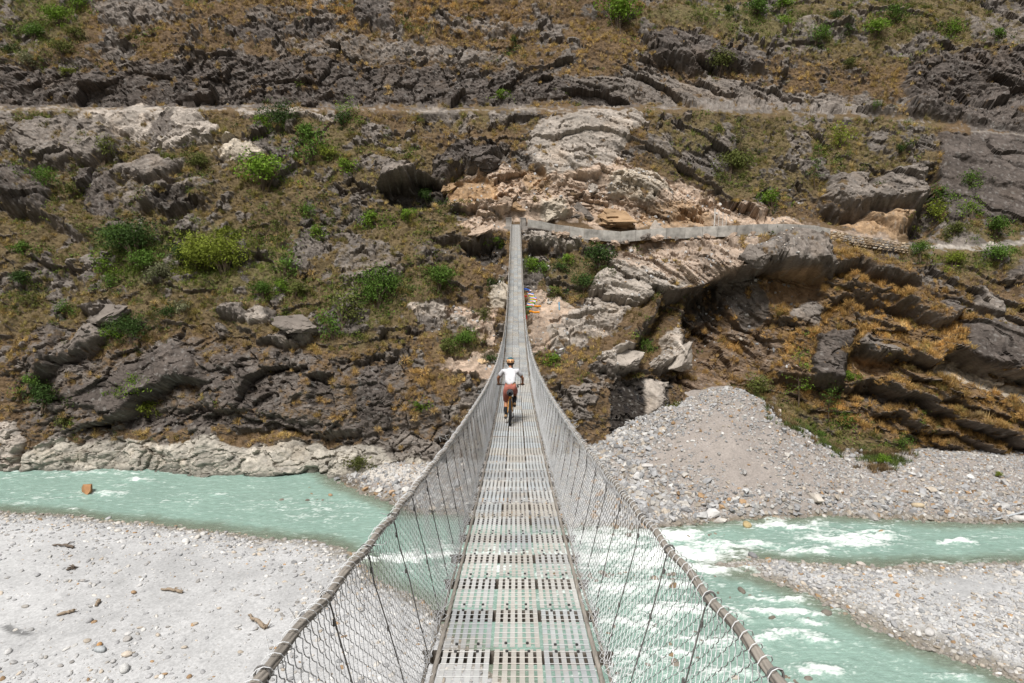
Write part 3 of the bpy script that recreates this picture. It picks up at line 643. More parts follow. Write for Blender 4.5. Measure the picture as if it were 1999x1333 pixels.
def ground_z(X, Y):
    X = np.asarray(X, float); Y = np.asarray(Y, float); sh = X.shape; X = X.ravel(); Y = Y.ravel()
    P = np.stack([X, Y, 0 * X], 1)
    wv = .35 * fbm(P, .35, 3, 201) + .25 * fbm(P, 1.3, 2, 202)
    out = np.full(X.shape, -9.)
    for pg, hmax, sl in ((LEFT_BAR, .95, .16), (RIGHT_BAR, .7, .13), (FAR_BANK, 1.6, .22)):
        d = poly_sd(X, Y, pg) + wv
        out = np.maximum(out, np.where(d > 0, hmax * (1 - np.exp(-d * sl / hmax * 1.6)), np.maximum(d * .22, -1.6)))
    # the rubble heap: a cone with unequal flanks
    dx, dy = X - APEX[0], Y - APEX[1]
    q = np.sqrt((dx * np.where(dx < 0, .38, .66)) ** 2 + (dy * np.where(dy < 0, .58, .2)) ** 2 + .12)
    heap = 9.7 - q + .5 * fbm(P, .3, 3, 203) + .18 * fbm(P, 1.1, 3, 204)
    toe = 2.2 - .12 * np.hypot(X - 55, (Y - 80) * 1.6)
    out = np.where(poly_sd(X, Y, FAR_BANK) > -1, np.maximum(out, np.minimum(np.maximum(heap, toe), out + 1.2 * np.maximum(poly_sd(X, Y, FAR_BANK) + .4, 0))), out)
    out = out + .10 * fbm(P, .18, 3, 205) + .035 * fbm(P, 1.0, 3, 206)
    return out.reshape(sh)
gx = np.concatenate([np.arange(-110, -62, 1.), np.arange(-62, 64, .22), np.arange(64, 112, 1.)])
gy = np.concatenate([np.arange(-20, 34, 1.5), np.arange(34, 92, .2)])
GX, GY = np.meshgrid(gx, gy); GZ = ground_z(GX, GY)
GP = np.stack([GX.ravel(), GY.ravel(), GZ.ravel()], 1)
def pos_from_px(x, y):
    """march the bearing of a photo pixel down to the ground"""
    d = ray(float(x), float(y)); t = np.arange(30, 140, .1); Q = CAM + d * (t / (d @ FW))[:, None]
    g = ground_z(Q[:, 0], Q[:, 1]); k = int(np.argmax(Q[:, 2] <= np.maximum(g, -.05))); return np.array([Q[k, 0], Q[k, 1], g[k]])
nn = fbm(GP, .5, 4, 210); n2 = fbm(GP, .12, 3, 211); n3 = fbm(GP, 2.5, 3, 212)
gz = GP[:, 2]; sandc = np.array([.405, .407, .41]); rubc = np.array([.265, .237, .217]); wetc = np.array([.14, .115, .075])
isfar = poly_sd(GP[:, 0], GP[:, 1], FAR_BANK) > -3
GC = np.where(isfar[:, None], rubc, sandc) * (1 + .14 * nn + .12 * n2 + .10 * n3)[:, None]
dz = sstep(.42, .10, gz + .10 * nn); GC = GC * (1 - .75 * dz)[:, None] + wetc * (.75 * dz)[:, None]
gx_, gy_, _ = project(GP)
dark = sstep(-2, 3, poly_sd(gx_ + 6 * nn, gy_ + 3 * n3, [(2, 1222), (22, 1220), (45, 1230), (66, 1240), (40, 1241), (15, 1236)])) * .6
dark = np.maximum(dark, sstep(-3, 4, poly_sd(gx_ + 8 * nn, gy_ + 3 * n3, [(640, 926), (700, 930), (722, 940), (690, 950), (650, 940)])) * .5)
GC *= (1 - dark)[:, None]
sandpale = sstep(-6, 6, poly_sd(gx_ + 10 * nn, gy_, [(690, 915), (760, 908), (850, 912), (840, 935), (760, 945), (700, 932)])); GC = GC * (1 - .8 * sandpale)[:, None] + np.array([.5, .47, .43]) * (.8 * sandpale)[:, None]
nX, nY = len(gx), len(gy); idx = (np.arange(nY - 1)[:, None] * nX + np.arange(nX - 1)[None]).ravel()
gm = np_mesh('river_bed', GP, np.stack([idx, idx + 1, idx + nX + 1, idx + nX], 1), True); set_col(gm, 'col', GC)
m_ground = tinted('gravel_and_sand', 'vert', .95, .1, .22, 5., .5, .05)
put('riverbank_ground', gm, m_ground)['kind'] = 'structure'

# ------------------------------------------------------------------ water
rx = np.arange(-75, 80, .2); ry = np.arange(36, 86, .2)
RX, RY = np.meshgrid(rx, ry); wxp, wyp, _ = project(np.stack([RX.ravel(), RY.ravel(), 0 * RX.ravel()], 1))
WP = np.stack([RX.ravel(), RY.ravel(), np.zeros(RX.size)], 1)
FOAM = [  # where the water breaks: x, y, rx, ry on the photograph, strength
 (1310, 1045, 45, 18, 1), (1320, 1082, 75, 16, .95), (1420, 1068, 60, 12, .8), (1500, 1022, 40, 10, .8), (1565, 1028, 45, 10, .7), (1660, 1052, 50, 16, .85), (1700, 1038, 40, 8, .7), (1560, 1075, 45, 8, .75), (1860, 1060, 30, 5, .8), (1890, 1094, 50, 6, .5),
 (1390, 1110, 70, 10, .9), (1300, 1140, 60, 14, .7), (1535, 1170, 40, 8, .8), (1525, 1195, 70, 7, .95), (1590, 1214, 25, 5, .8), (1500, 1240, 40, 8, .8), (1560, 1240, 40, 10, .7), (1600, 1250, 25, 5, .7), (1590, 1310, 30, 12, .8), (1880, 1322, 40, 6, .6), (1460, 1205, 40, 12, .6),
 (1180, 1050, 70, 20, .85), (1130, 1090, 70, 22, .9), (1240, 1095, 60, 20, .9), (1200, 1150, 80, 22, .75), (1330, 1190, 80, 16, .7), (1230, 1215, 60, 18, .7), (1380, 1250, 70, 16, .65), (1260, 1280, 80, 18, .65), (1400, 1310, 70, 16, .6), (1200, 1320, 60, 16, .5), (1060, 1130, 60, 30, .6),
 (760, 1090, 70, 8, .85), (850, 1085, 60, 10, .9), (890, 1065, 50, 18, .5), (840, 1110, 60, 12, .35), (960, 1090, 60, 25, .7),
 (70, 925, 70, 7, .4), (180, 922, 60, 5, .55), (265, 939, 28, 5, .75), (195, 962, 34, 8, .6), (130, 970, 40, 6, .45), (320, 915, 40, 5, .6), (145, 998, 15, 4, .7), (420, 965, 30, 4, .45), (340, 975, 40, 8, .35), (600, 985, 90, 18, .3), (640, 1010, 60, 14, .3), (60, 970, 70, 12, .3), (1750, 1020, 80, 8, .3), (1950, 1050, 60, 10, .25)]
fi = np.full(WP.shape[0], .07)
fwx = wxp + 34 * fbm(WP, .22, 3, 230) ; fwy = wyp + 9 * fbm(WP, .3, 3, 231)
for x, y, a, b, s in FOAM: a, b = a * 1.45, b * .92; fi = np.maximum(fi, s * np.exp(-.5 * (((fwx - x) / a) ** 2 + ((fwy - y) / b) ** 2) * 1.1))
# direction of flow turns with the banks
th = np.where(WP[:, 0] < 2, R(-6), R(2)); low = sstep(56, 50, WP[:, 1]) * sstep(0, 8, WP[:, 0]); th = th * (1 - low) + R(-33) * low
al = WP[:, 0] * np.cos(th) + WP[:, 1] * np.sin(th); ac = -WP[:, 0] * np.sin(th) + WP[:, 1] * np.cos(th)
Q = np.stack([al, ac * 2.6, 0 * al], 1)
wq = fbm(WP, .5, 3, 220); Qw = Q + 1.1 * np.stack([wq, fbm(WP, .6, 3, 221), 0 * wq], 1)
rdg = 1 - np.abs(fbm(Qw, .30, 5, 222, .6)) * 1.7
str_ = fbm(Qw * [.5, 1.6, 1], .9, 4, 223)
foam = sstep(.40, 1.38, fi * 1.12 + .62 * (rdg - .42) + .30 * str_)
foam = np.maximum(foam, .42 * sstep(.70, 1.0, rdg + .25 * str_) * sstep(.05, .3, fi)); foam = np.maximum(foam, .22 * sstep(.15, .7, str_ + .35 * rdg))
shal = sstep(-.95, .05, ground_z(RX, RY).ravel())
wvz = .05 * fbm(Q, .7, 4, 224) + sstep(.1, .8, fi) * (.5 * fbm(Q, .28, 4, 225) + .2 * rdg) + .03 * fbm(WP, 2.2, 2, 226)
WP[:, 2] = wvz - .03
nX, nY = len(rx), len(ry); idx = (np.arange(nY - 1)[:, None] * nX + np.arange(nX - 1)[None]).ravel()
wm = np_mesh('river', WP, np.stack([idx, idx + 1, idx + nX + 1, idx + nX], 1), True)
deep = np.array([.24, .355, .305])[None] * (1 + .10 * fbm(WP, .1, 3, 227) + .10 * str_)[:, None]
murk = np.array([.19, .20, .125]); sh = (.62 * sstep(.25, 1., shal))[:, None]
set_col(wm, 'col', deep * (1 - sh) + murk * sh)
a = wm.attributes.new('foam', 'FLOAT', 'POINT'); a.data.foreach_set('value', foam.astype(np.float32))
a = wm.attributes.new('clear', 'FLOAT', 'POINT'); a.data.foreach_set('value', (sstep(.35, 1., shal) * (1 - foam)).astype(np.float32))
m_water, t, b = mat('glacial_water', .18, .5)
c = N(t, 'ShaderNodeAttribute'); c.attribute_name = 'col'; fo = N(t, 'ShaderNodeAttribute'); fo.attribute_name = 'foam'; cl = N(t, 'ShaderNodeAttribute'); cl.attribute_name = 'clear'
nz = noise_node(t, 1.5, 9, .74, stretch=(.8, 2.8, 1)); n2_ = noise_node(t, 7., 5, .65)
sm = N(t, 'ShaderNodeMath', operation='ADD'); t.links.new(rng_node(t, nz, -.55, .55, .3, .7), sm.inputs[0]); t.links.new(fo.outputs['Fac'], sm.inputs[1])
mm = N(t, 'ShaderNodeMath', operation='MULTIPLY'); t.links.new(rng_node(t, sm.outputs[0], 0, 1, .12, .85), mm.inputs[0]); t.links.new(rng_node(t, fo.outputs['Fac'], 0, 1, .02, .3), mm.inputs[1])
fine = mul(t, c.outputs['Color'], rng_node(t, nz, .76, 1.2))
t.links.new(mixc(t, mm.outputs[0], fine, (.74, .78, .76)), b.inputs[0])
t.links.new(rng_node(t, mm.outputs[0], .14, .8, 0, 1), b.inputs['Roughness'])
t.links.new(rng_node(t, cl.outputs['Fac'], 1., .62, 0, 1), b.inputs['Alpha'])
ad = N(t, 'ShaderNodeMath', operation='ADD'); t.links.new(nz, ad.inputs[0]); t.links.new(n2_, ad.inputs[1]); bump(t, b, ad.outputs[0], .6, .16)
put('river', wm, m_water)['kind'] = 'structure'

# ------------------------------------------------------------------ stones
m_stone = tinted('river_stone', 'obj', .85, .25, .22, 2.5, .4, .1)
m_peb = tinted('small_stones', 'inst', .88, .2, .2, 3., .0)
ANG = [stone_mesh('angular_stone', 300 + k, True, .75) for k in range(8)]; RND = [stone_mesh('cobble', 330 + k, False, .62) for k in range(7)]
ANGs = [stone_mesh('chip', 360 + k, True, .75) for k in range(6)]; RNDs = [m.copy() for m in RND[:5]]
for m in ANG + RND: m.materials.append(m_stone)
for m in ANGs + RNDs: m.materials.clear(); m.materials.append(m_peb)
PALETTE = np.array([(.44, .435, .43), (.36, .36, .365), (.48, .455, .42), (.30, .30, .305), (.56, .55, .53), (.42, .37, .31), (.36, .24, .14), (.33, .315, .30), (.24, .245, .25)])
PW_R = np.array([.24, .2, .16, .1, .12, .08, .03, .05, .02]); PW_A = np.array([.20, .19, .13, .10, .08, .13, .05, .10, .03])
def zone(n, rect, keep):
    X = RNG.uniform(rect[0], rect[1], n); Y = RNG.uniform(rect[2], rect[3], n); Z = ground_z(X, Y)
    x, y, zc = project(np.stack([X, Y, Z], 1)); d = keep(X, Y, Z, x, y)
    k = RNG.uniform(size=n) < d; return np.stack([X, Y, Z], 1)[k]
def f3(X, Y, sc, sd): return fbm(np.stack([X, Y, 0 * X], 1), sc, 3, sd)
onleft = lambda X, Y: poly_sd(X, Y, LEFT_BAR); onright = lambda X, Y: poly_sd(X, Y, RIGHT_BAR); onfar = lambda X, Y: poly_sd(X, Y, FAR_BANK)
def dl(X, Y, Z, x, y):
    s = onleft(X, Y); return np.where(s > -.5, np.clip(.06 + .9 * np.exp(-np.maximum(s - 1, 0) / 3.0) + .5 * np.maximum(0, f3(X, Y, .16, 231)) , 0, 1), 0) * (y > 960)
def dr(X, Y, Z, x, y):
    s = onright(X, Y); sandy = np.exp(-(((x - 1880) / 130) ** 2 + ((y - 1145) / 26) ** 2)); return np.where(s > -.5, np.clip(.75 + .3 * f3(X, Y, .2, 232) - .75 * sandy, .06, 1), 0)
def dfar(X, Y, Z, x, y):
    s = onfar(X, Y); smooth = sstep(-20, 25, poly_sd(x + 10 * f3(X, Y, .3, 233), y, [(1250, 895), (1400, 800), (1470, 860), (1520, 950), (1420, 960), (1380, 900), (1280, 920)]))
    return np.where((s > -.6) & (Y < 88), np.clip(.85 + .3 * f3(X, Y, .3, 234) - .72 * smooth, .1, 1), 0)
def stones_stuff(name, P, lo, hi, pw, variants, powr=2.4, sink=.25, big=1., dim=1.):
    n = len(P); s = lo * (hi / lo) ** (RNG.uniform(size=n) ** powr) * big
    P = P.copy(); P[:, 2] += s * (.3 - sink)
    sc = s[:, None] * RNG.uniform(.75, 1.25, (n, 3))
    rot = np.stack([RNG.uniform(-.4, .4, n), RNG.uniform(-.4, .4, n), RNG.uniform(0, 6.3, n)], 1)
    tint = PALETTE[RNG.choice(9, n, p=pw / pw.sum())] * RNG.uniform(.66, 1.15, (n, 1)) * dim
    wetd = sstep(.22, .02, P[:, 2]) * .5; tint = tint * (1 - wetd[:, None]) + np.array([.16, .12, .07]) * wetd[:, None]
    return scatter(name, P, rot, sc, RNG.integers(0, len(variants), n), tint, variants)
PL = zone(52000, (-60, 14, 38, 70), dl); PR = zone(60000, (8, 62, 38, 64), dr); PF = zone(110000, (-26, 64, 62, 88), dfar)
stones_stuff('left_bar_gravel', PL, .09, .52, PW_R, RNDs, 2.4)
stones_stuff('right_bar_gravel', PR, .10, .55, PW_R, RNDs, 2.3)
PFx, PFy, _ = project(PF); big_ = (.62 + .6 * np.exp(-((PFx - 1210) / 110) ** 2) + .35 * (PFy > 960))
stones_stuff('rubble_gravel', PF, .11, .95, PW_A, ANGs, 2.6, big=big_, dim=.88)

CW = ['pale grey', 'mid grey', 'cream', 'dark grey', 'whitish', 'buff', 'rusty', 'brownish grey', 'blackish grey']
def stones_single(P, lo, hi, pw, variants, name, cat, label, group, place):
    for p in P:
        u = RNG.uniform(); s = lo + (hi - lo) * u; v = RNG.integers(len(variants)); sc = s * RNG.uniform(.8, 1.25, 3); k = RNG.choice(9, p=pw / pw.sum())
        q = put(name, variants[v], None, None, (p[0], p[1], p[2] + s * .12), (RNG.uniform(-.35, .35), RNG.uniform(-.35, .35), RNG.uniform(0, 6.3)), tuple(sc))
        c = PALETTE[k] * RNG.uniform(.85, 1.1); q.color = (*c, 1); x, y, _ = project(p)
        tag(q, '%s %s %s' % (('small', 'medium', 'large')[int(u * 2.99)], CW[k], label) + ' ' + place(float(x), float(y)), cat, group)
def pl_left(x, y): return ('near the waterline' if y < 1075 else 'on sandy middle' if y < 1190 else 'by the bottom edge') + (' beyond the thin driftwood pole' if x < 220 else ' around the forked driftwood log' if x < 430 else ' towards the bridge cable')
def pl_right(x, y): return 'by the gravel tip' if x < 1560 else 'along the upstream edge' if y < 1130 else 'on the broad right end' if x > 1800 else 'along the lower water edge'
def pl_shore(x, y): return 'left of the bridge' if x < 980 else 'behind the right netting' if x < 1230 else 'below the bare heap middle' if x < 1500 else 'near the broad cream slab' if x < 1700 else 'near the sandy yellow boulder' if x < 1860 else 'towards the grey pipe'
def pl_heap(x, y): return ('near the peak' if y < 820 else 'half way up' if y < 885 else 'low down') + (' on the left flank' if x < 1330 else ' on the bare middle' if x < 1520 else ' on the right flank')
def pick(P, n, f=None):
    x, y, _ = project(P); k = (x > 5) & (x < 1994) & (y < 1325) & (y > 700)
    if f is not None: k &= f(x, y)
    P = P[k]; return P[RNG.permutation(len(P))[:n]]
stones_single(pick(PL, 64, lambda x, y: x < 640), .35, .75, PW_R, RND, 'cobble', 'cobble', 'cobble, left bar', 'cobbles on the left gravel bar', pl_left)
stones_single(pick(PR, 44), .35, .7, PW_R, RND, 'cobble', 'cobble', 'cobble, right bar', 'cobbles on the right gravel bar', pl_right)
stones_single(pick(PF, 95, lambda x, y: (y > 930) & (x > 1110) | (x < 960) & (y > 930)), .7, 1.5, PW_A, ANG, 'rubble_boulder', 'boulder', 'broken boulder, far bank', 'boulders along the far waterline', pl_shore)
stones_single(pick(PF, 60, lambda x, y: (y < 930) & (x > 1160)), .5, 1.15, PW_A, ANG, 'rubble_boulder', 'boulder', 'broken boulder, rubble heap', 'boulders on the rubble heap', pl_heap)
# stones one can point to
SINGLE = [(172, 962, 2.4, (.34, .18, .085), 'boulder', 'orange brown boulder standing alone in the turquoise river with foam round it', 'a'), (590, 1202, .9, (.27, .275, .28), 'boulder', 'dark grey flat faced block on the sand beside the driftwood log near the cable', 'a'),
 (363, 1060, 1.15, (.56, .55, .53), 'boulder', 'big pale round boulder near the water edge of the left gravel bar', 'r'), (510, 1075, .75, (.42, .38, .32), 'cobble', 'beige domed cobble between the pale boulder and the bridge cable', 'r'),
 (196, 1270, .95, (.36, .38, .39), 'cobble', 'large blue grey oval cobble on sand with an orange cobble behind it', 'r'), (195, 1265 - 3, .6, (.40, .23, .10), 'cobble', 'small orange cobble resting against a large blue grey one', 'r'),
 (248, 1280, .8, (.5, .44, .37), 'cobble', 'cream rounded cobble with a dark underside, right of the blue grey oval one', 'r'), (243, 1309, 1., (.5, .5, .49), 'cobble', 'long pale oval cobble at the bottom edge of the sand', 'r'),
 (1458, 1028, 1.15, (.38, .30, .16), 'boulder', 'yellow brown round boulder at the water edge below the rubble heap', 'r'), (1391, 1008, 1.75, (.55, .54, .53), 'boulder', 'large white boulder on the shore at the foot of the rubble heap', 'a'),
 (1722, 1040, .8, (.30, .22, .12), 'boulder', 'small brown boulder breaking the rapids of the right channel', 'r'), (1457, 962, 1.3, (.52, .52, .52), 'boulder', 'pale upright wedge boulder in the middle of the rubble toe', 'a'),
 (1452, 924, 1.2, (.36, .35, .34), 'boulder', 'grey dark sided boulder on the bare middle of the rubble heap', 'a'), (1262, 915, 1.9, (.5, .48, .46), 'boulder', 'largest pale block on the left flank of the rubble heap beside the netting', 'a'),
 (1245, 934, 1.35, (.55, .54, .53), 'boulder', 'white sharp edged block just below the largest pale block of the heap', 'a'), (1590, 978, 2., (.46, .42, .37), 'boulder', 'broad flat cream slab at the toe of the rubble heap', 'a'),
 (1791, 990, 1.3, (.44, .36, .25), 'boulder', 'sandy yellow boulder right of the heap near the water', 'r'), (1470, 1087, 1.0, (.20, .20, .205), 'boulder', 'dark grey boulder on the very tip of the right gravel bar', 'r'),
 (1680, 1104, .85, (.44, .40, .36), 'boulder', 'single beige boulder on the upstream edge of the right gravel bar', 'r'), (1813, 1238, .9, (.45, .44, .43), 'boulder', 'pale boulder at the lower water edge of the right gravel bar', 'r'),
 (1990, 1016, 1.5, (.47, .45, .43), 'boulder', 'pale boulder beside the grey pipe at the far waterline', 'r'), (765, 965, 1.2, (.42, .30, .2), 'boulder', 'rusty tilted slab among the blocks at the left end of the far bank', 'a'),
 (1435, 1325, .8, (.44, .40, .34), 'boulder', 'pale boulder in the rapids seen through the right netting', 'r'), (645, 968, .8, (.34, .22, .13), 'cobble', 'brown cobble awash in the shallows near the far bank', 'r')]
for x, y, s, c, cat, lab, ty in SINGLE:
    p = pos_from_px(x, y); p[2] = max(p[2], -.1)
    q = put(cat, (ANG if ty == 'a' else RND)[RNG.integers(7)], None, None, (p[0], p[1], p[2] + s * .15), (RNG.uniform(-.2, .2), RNG.uniform(-.2, .2), RNG.uniform(0, 6)), (s, s * .95, s * 1.05)); q.color = (*c, 1); tag(q, lab, cat)
# rocks awash in the rapids: too many to count, all under the foam line
PP = [(x + RNG.normal() * a, y + RNG.normal() * b) for x, y, a, b, n in ((1190, 1120, 50, 8, 26), (1300, 1130, 50, 10, 14), (1250, 1215, 50, 16, 14), (1380, 1250, 60, 22, 16), (1430, 1160, 40, 10, 8), (1530, 1200, 40, 6, 8), (1250, 1300, 60, 14, 12), (320, 916, 28, 2.5, 10), (690, 1085, 25, 8, 16), (1560, 1325, 30, 6, 5), (1640, 1175, 40, 12, 8), (1330, 1040, 60, 6, 8), (600, 975, 40, 10, 6)) for _ in range(n)]
Pq = on_z(np.array([q[0] for q in PP]), np.array([q[1] for q in PP])); Pq[:, 2] = -.08
stones_stuff('rocks_awash', Pq, .3, .95, np.array([0, .1, .2, .2, 0, .4, .25, .3, .3]), [m for m in RNDs], 1.6, dim=.7)

# ------------------------------------------------------------------ the near valley side, behind and below the bridge head
NPY = np.array([30, 24, 14, 6, 1, -1.6, -3, -9, -14, -40, -80, -150.]); NPZ = np.array([-3, -1, 9, 19, 26.5, 29.2, 29.9, 30.2, 33, 56, 95, 165.])  # unseen slope, added to block low sky light from behind
nx_ = np.arange(-220, 221, 2.5); ns_ = np.linspace(0, 11, 90); A_, B_ = np.meshgrid(nx_, ns_)
nP = np.stack([A_.ravel(), np.interp(B_.ravel(), np.arange(12), NPY), np.interp(B_.ravel(), np.arange(12), NPZ)], 1); nd_ = fbm(nP, .05, 5, 240); fl_ = np.clip(np.abs(nP[:, 0]) / 14, .0, 1)
nP += np.stack([0 * nd_, -.8 * nd_, .6 * nd_], 1) * (4 * fl_)[:, None]; nP[:, 2] -= 2.5 * (1 - fl_) * (np.abs(nP[:, 1]) < 12) * .2
q = np.arange(len(ns_) - 1)[:, None] * len(nx_) + np.arange(len(nx_) - 1)[None]; q = q.ravel()
nm_ = np_mesh('near_hillside', nP, np.stack([q, q + 1, q + len(nx_) + 1, q + len(nx_)], 1)); gnn = fbm(nP, .12, 4, 241)
set_col(nm_, 'col', np.where(gnn[:, None] > .12, [[.13, .12, .115]], [[.13, .105, .055]]) * (1 + .3 * gnn)[:, None]); put('near_hillside', nm_, m_hill)['kind'] = 'structure'

# ================================================================== SUSPENSION BRIDGE
DC = [33.51685925, -51.79655679, -3.06032675, 21.50672789, 2.35882095]
def zd(Y): return 32 - np.polyval(DC, np.asarray(Y, float) / 100)
def slope(Y): return -np.polyval(np.polyder(DC), np.asarray(Y, float) / 100) / 100
Y_END = 103.4; Y_START = -1.0
RWY = [-3, 0, 2.2, 3.5, 5.2, 7, 8.5, 13, 20, 28, 42, 60, 104]; RWW = [1.0, .995, .99, .965, .935, .915, .89, .86, .79, .715, .645, .62, .60]
def railw(Y): return np.interp(Y, RWY, RWW)
def rail(Y, s): Y = np.asarray(Y, float); return np.stack([s * railw(Y), Y, zd(Y) + 1.1 - .012 * np.cos((Y - 4.79) / .82 * 6.283)], -1)
PITCH = .82; BEAM0 = 4.79
m_galv = plain('galvanised_wire', (.62, .63, .64), .55, .4, 0, .1, 20)
m_rod = plain('dark_wire_rope', (.135, .13, .125), .6, .4, .1, .3, 8)
m_cable = plain('weathered_cable', (.265, .24, .21), .7, .3, 0, .32, 3.5, .25, stretch=(6, 1, 6))
m_beam = plain('cross_beam_steel', (.11, .095, .08), .75, .3, .1, .35, 3)
m_bolt = plain('bolt_steel', (.06, .06, .06), .5, .4, .4, .2, 9)
m, t, b = mat('walkway_steel', .55, .35)
oi = N(t, 'ShaderNodeObjectInfo'); n1 = noise_node(t, 5, 6, .7, 'Object'); n2 = noise_node(t, 1.1, 4, .6, 'Object', (3, .6, 1))
tc = N(t, 'ShaderNodeTexCoord'); geo = N(t, 'ShaderNodeNewGeometry'); nz = N(t, 'ShaderNodeTexNoise', Scale=2.2, Detail=6, Roughness=.7); t.links.new(geo.outputs['Position'], nz.inputs['Vector'])
c = mul(t, oi.outputs['Color'], rng_node(t, n1, .82, 1.15)); c = mixc(t, rng_node(t, nz.outputs[0], 0, .75, .48, .72), c, (.43, .385, .33)); c = mixc(t, rng_node(t, n2, 0, .5, .60, .75), c, (.22, .17, .12))
t.links.new(c, b.inputs[0]); bump(t, b, n1, .15, .01); m_deck = m
bridge = thing('suspension_bridge', 'long narrow steel footbridge hung on twisted cables with wire mesh sides across the gorge', 'footbridge')
PWD = .372; GAP = .017
PLEN = PITCH * .985
def slats(mb, z0=0, lo=0, hi=6):
    for k in range(lo, hi):
        x = -PWD / 2 + .026 + k * (PWD - .052) / 5; mb.box((x, PLEN / 2, z0), (.0385, PLEN, .006))
    return mb
slat_me = MB().box((0, PLEN / 2, 0), (.0385, PLEN, .006)).mesh('slat'); slat_me.materials.append(m_deck)
def rods(mb, z=.0065):
    for k in range(8): mb.tube([(-PWD / 2 + .004, (k + .5) * PLEN / 8, z), (PWD / 2 - .004, (k + .5) * PLEN / 8, z)], .0042, 5)
    return mb
def clips(mb):
    return mb
rod_me = rods(MB()).mesh('panel_rods'); rod_me.materials.append(m_deck)
full_me = slats(rods(MB())).mesh('panel_full'); full_me.materials.append(m_deck)
far_mb = MB(); slats(far_mb)
for k in range(8): far_mb.box((0, (k + .5) * PLEN / 8, .005), (PWD - .01, .009, .008))
far_me = far_mb.mesh('panel_far'); far_me.materials.append(m_deck)
bolt_mb = MB()
for x in (-.085, .085):
    for y in (.05, PLEN - .05): bolt_mb.tube([(x, y, .003), (x, y, .016)], .013, 6)
bolt_me = bolt_mb.mesh('bolt'); bolt_me.materials.append(m_bolt)
DECKC = [(.40, .425, .44), (.45, .455, .45), (.44, .43, .405), (.38, .395, .40), (.47, .465, .445), (.35, .365, .375), (.425, .405, .37), (.43, .45, .455)]
n_pan = 0; rest = MB()
first = BEAM0 - PITCH * math.floor((BEAM0 - .6) / PITCH)
ypos = np.arange(first, Y_END - .2, PITCH)
for r, y in enumerate(ypos):
    a = math.atan(float(slope(y + PITCH / 2)))
    rowc = RNG.integers(8)
    for cidx in (-1, 0, 1):
        X = cidx * (PWD + GAP) + RNG.normal() * .003; z = float(zd(y)) + RNG.normal() * .0025 + (.002 if cidx == 0 else 0)
        col = np.array(DECKC[rowc if RNG.uniform() < .35 else RNG.integers(8)]) * RNG.uniform(.9, 1.08)
        rz = RNG.normal() * .0035
        near = y < 12
        if n_pan < 300:
            o = put('walkway_panel', rod_me if near else (full_me if y < 40 else far_me), None, bridge, (X, y, z), (a, RNG.normal() * .006, rz)); o.color = (*col, 1); n_pan += 1
            if near:
                for k in range(6):
                    s = put('slat', slat_me, None, o, (-PWD / 2 + .026 + k * (PWD - .052) / 5 + RNG.normal() * .0018, RNG.normal() * .003, RNG.normal() * .0008)); s.color = (*(col * RNG.uniform(.92, 1.07)), 1)
                put('bolt', bolt_me, None, o)['kind'] = 'stuff'
        else:
            me = far_mb; V = np.concatenate(me.v); Mx = Matrix.Translation((X, y, z)) @ Matrix.Rotation(a, 4, 'X')
            rest.add(V @ np.array(Mx.to_3x3()).T + np.array(Mx.translation), me.f)
o = rest.build('walkway_panels', m_deck, bridge); o['kind'] = 'stuff'; o.color = (.42, .42, .41, 1)
# cross beams with upturned flange
bm_ = MB().box((0, 0, -.034), (1.50, .062, .008)).box((0, -.027, -.075), (1.46, .008, .075)).mesh('cross_beam'); bm_.materials.append(m_beam)
for k, y in enumerate(ypos): put('cross_beam', bm_, None, bridge, (RNG.normal() * .012, y, float(zd(y)) - .004), (math.atan(float(slope(y))), 0, RNG.normal() * .004))
# suspenders from rail cable to beam ends, knotted top and bottom
for y in ypos:
    for s in (-1, 1):
        top = rail(y, s); bot = np.array([s * .70, y, float(zd(y)) - .04]); rr_ = .0044
        if y < 14:
            mid = (top * .55 + bot * .45) + RNG.normal(size=3) * .006
            mb = MB().tube([top + [0, 0, .015], top + [-s * .02, .01, -.06], top * .8 + bot * .2 + RNG.normal(size=3) * .004, mid, top * .2 + bot * .8 + RNG.normal(size=3) * .004, bot], rr_, 6)
            for q in (.12, .5 + RNG.uniform(-.2, .2), .85): c0 = top * (1 - q) + bot * q; mb.tube([c0 + [0, 0, .018], c0 - [0, 0, .018]], .0085, 6)
            L0 = [top + [s * .005 + .031 * math.sin(q), .02 * math.cos(q * .5), .031 * math.cos(q)] for q in np.linspace(-2.2, 2.2, 9)]; mb.tube(L0, .006, 5)
        else: mb = MB().tube([top, bot], rr_, 4, False)
        mb.build('suspender', m_rod, bridge)
# cables
def cable(pf, y0, y1, name, R0, near=12, pitch=.30):
    Ys = np.concatenate([np.arange(y0, near, .03), np.arange(near, y1, .4), [y1]]); n = 36; lob = 6
    C = pf(Ys); V = []; Fs = []
    for k in range(len(Ys)):
        ph = 2 * math.pi * Ys[k] / pitch; th = np.arange(n) * 2 * math.pi / n
        rad = R0 * (1 - .30 * (1 - np.abs(np.cos(lob / 2 * (th + ph / 1.0 / lob * 1.0))) ** .7)) if Ys[k] < near else np.full(n, R0 * .95)
        V.append(np.stack([C[k, 0] + rad * np.cos(th), np.full(n, C[k, 1]), C[k, 2] + rad * np.sin(th)], 1))
    V = np.concatenate(V); kk = np.arange(len(Ys) - 1)[:, None] * n; j = np.arange(n)[None]
    Fq = np.stack([kk + j, kk + (j + 1) % n, kk + n + (j + 1) % n, kk + n + j], 2).reshape(-1, 4)
    return put(name, np_mesh(name, V, Fq, True), m_cable, bridge)
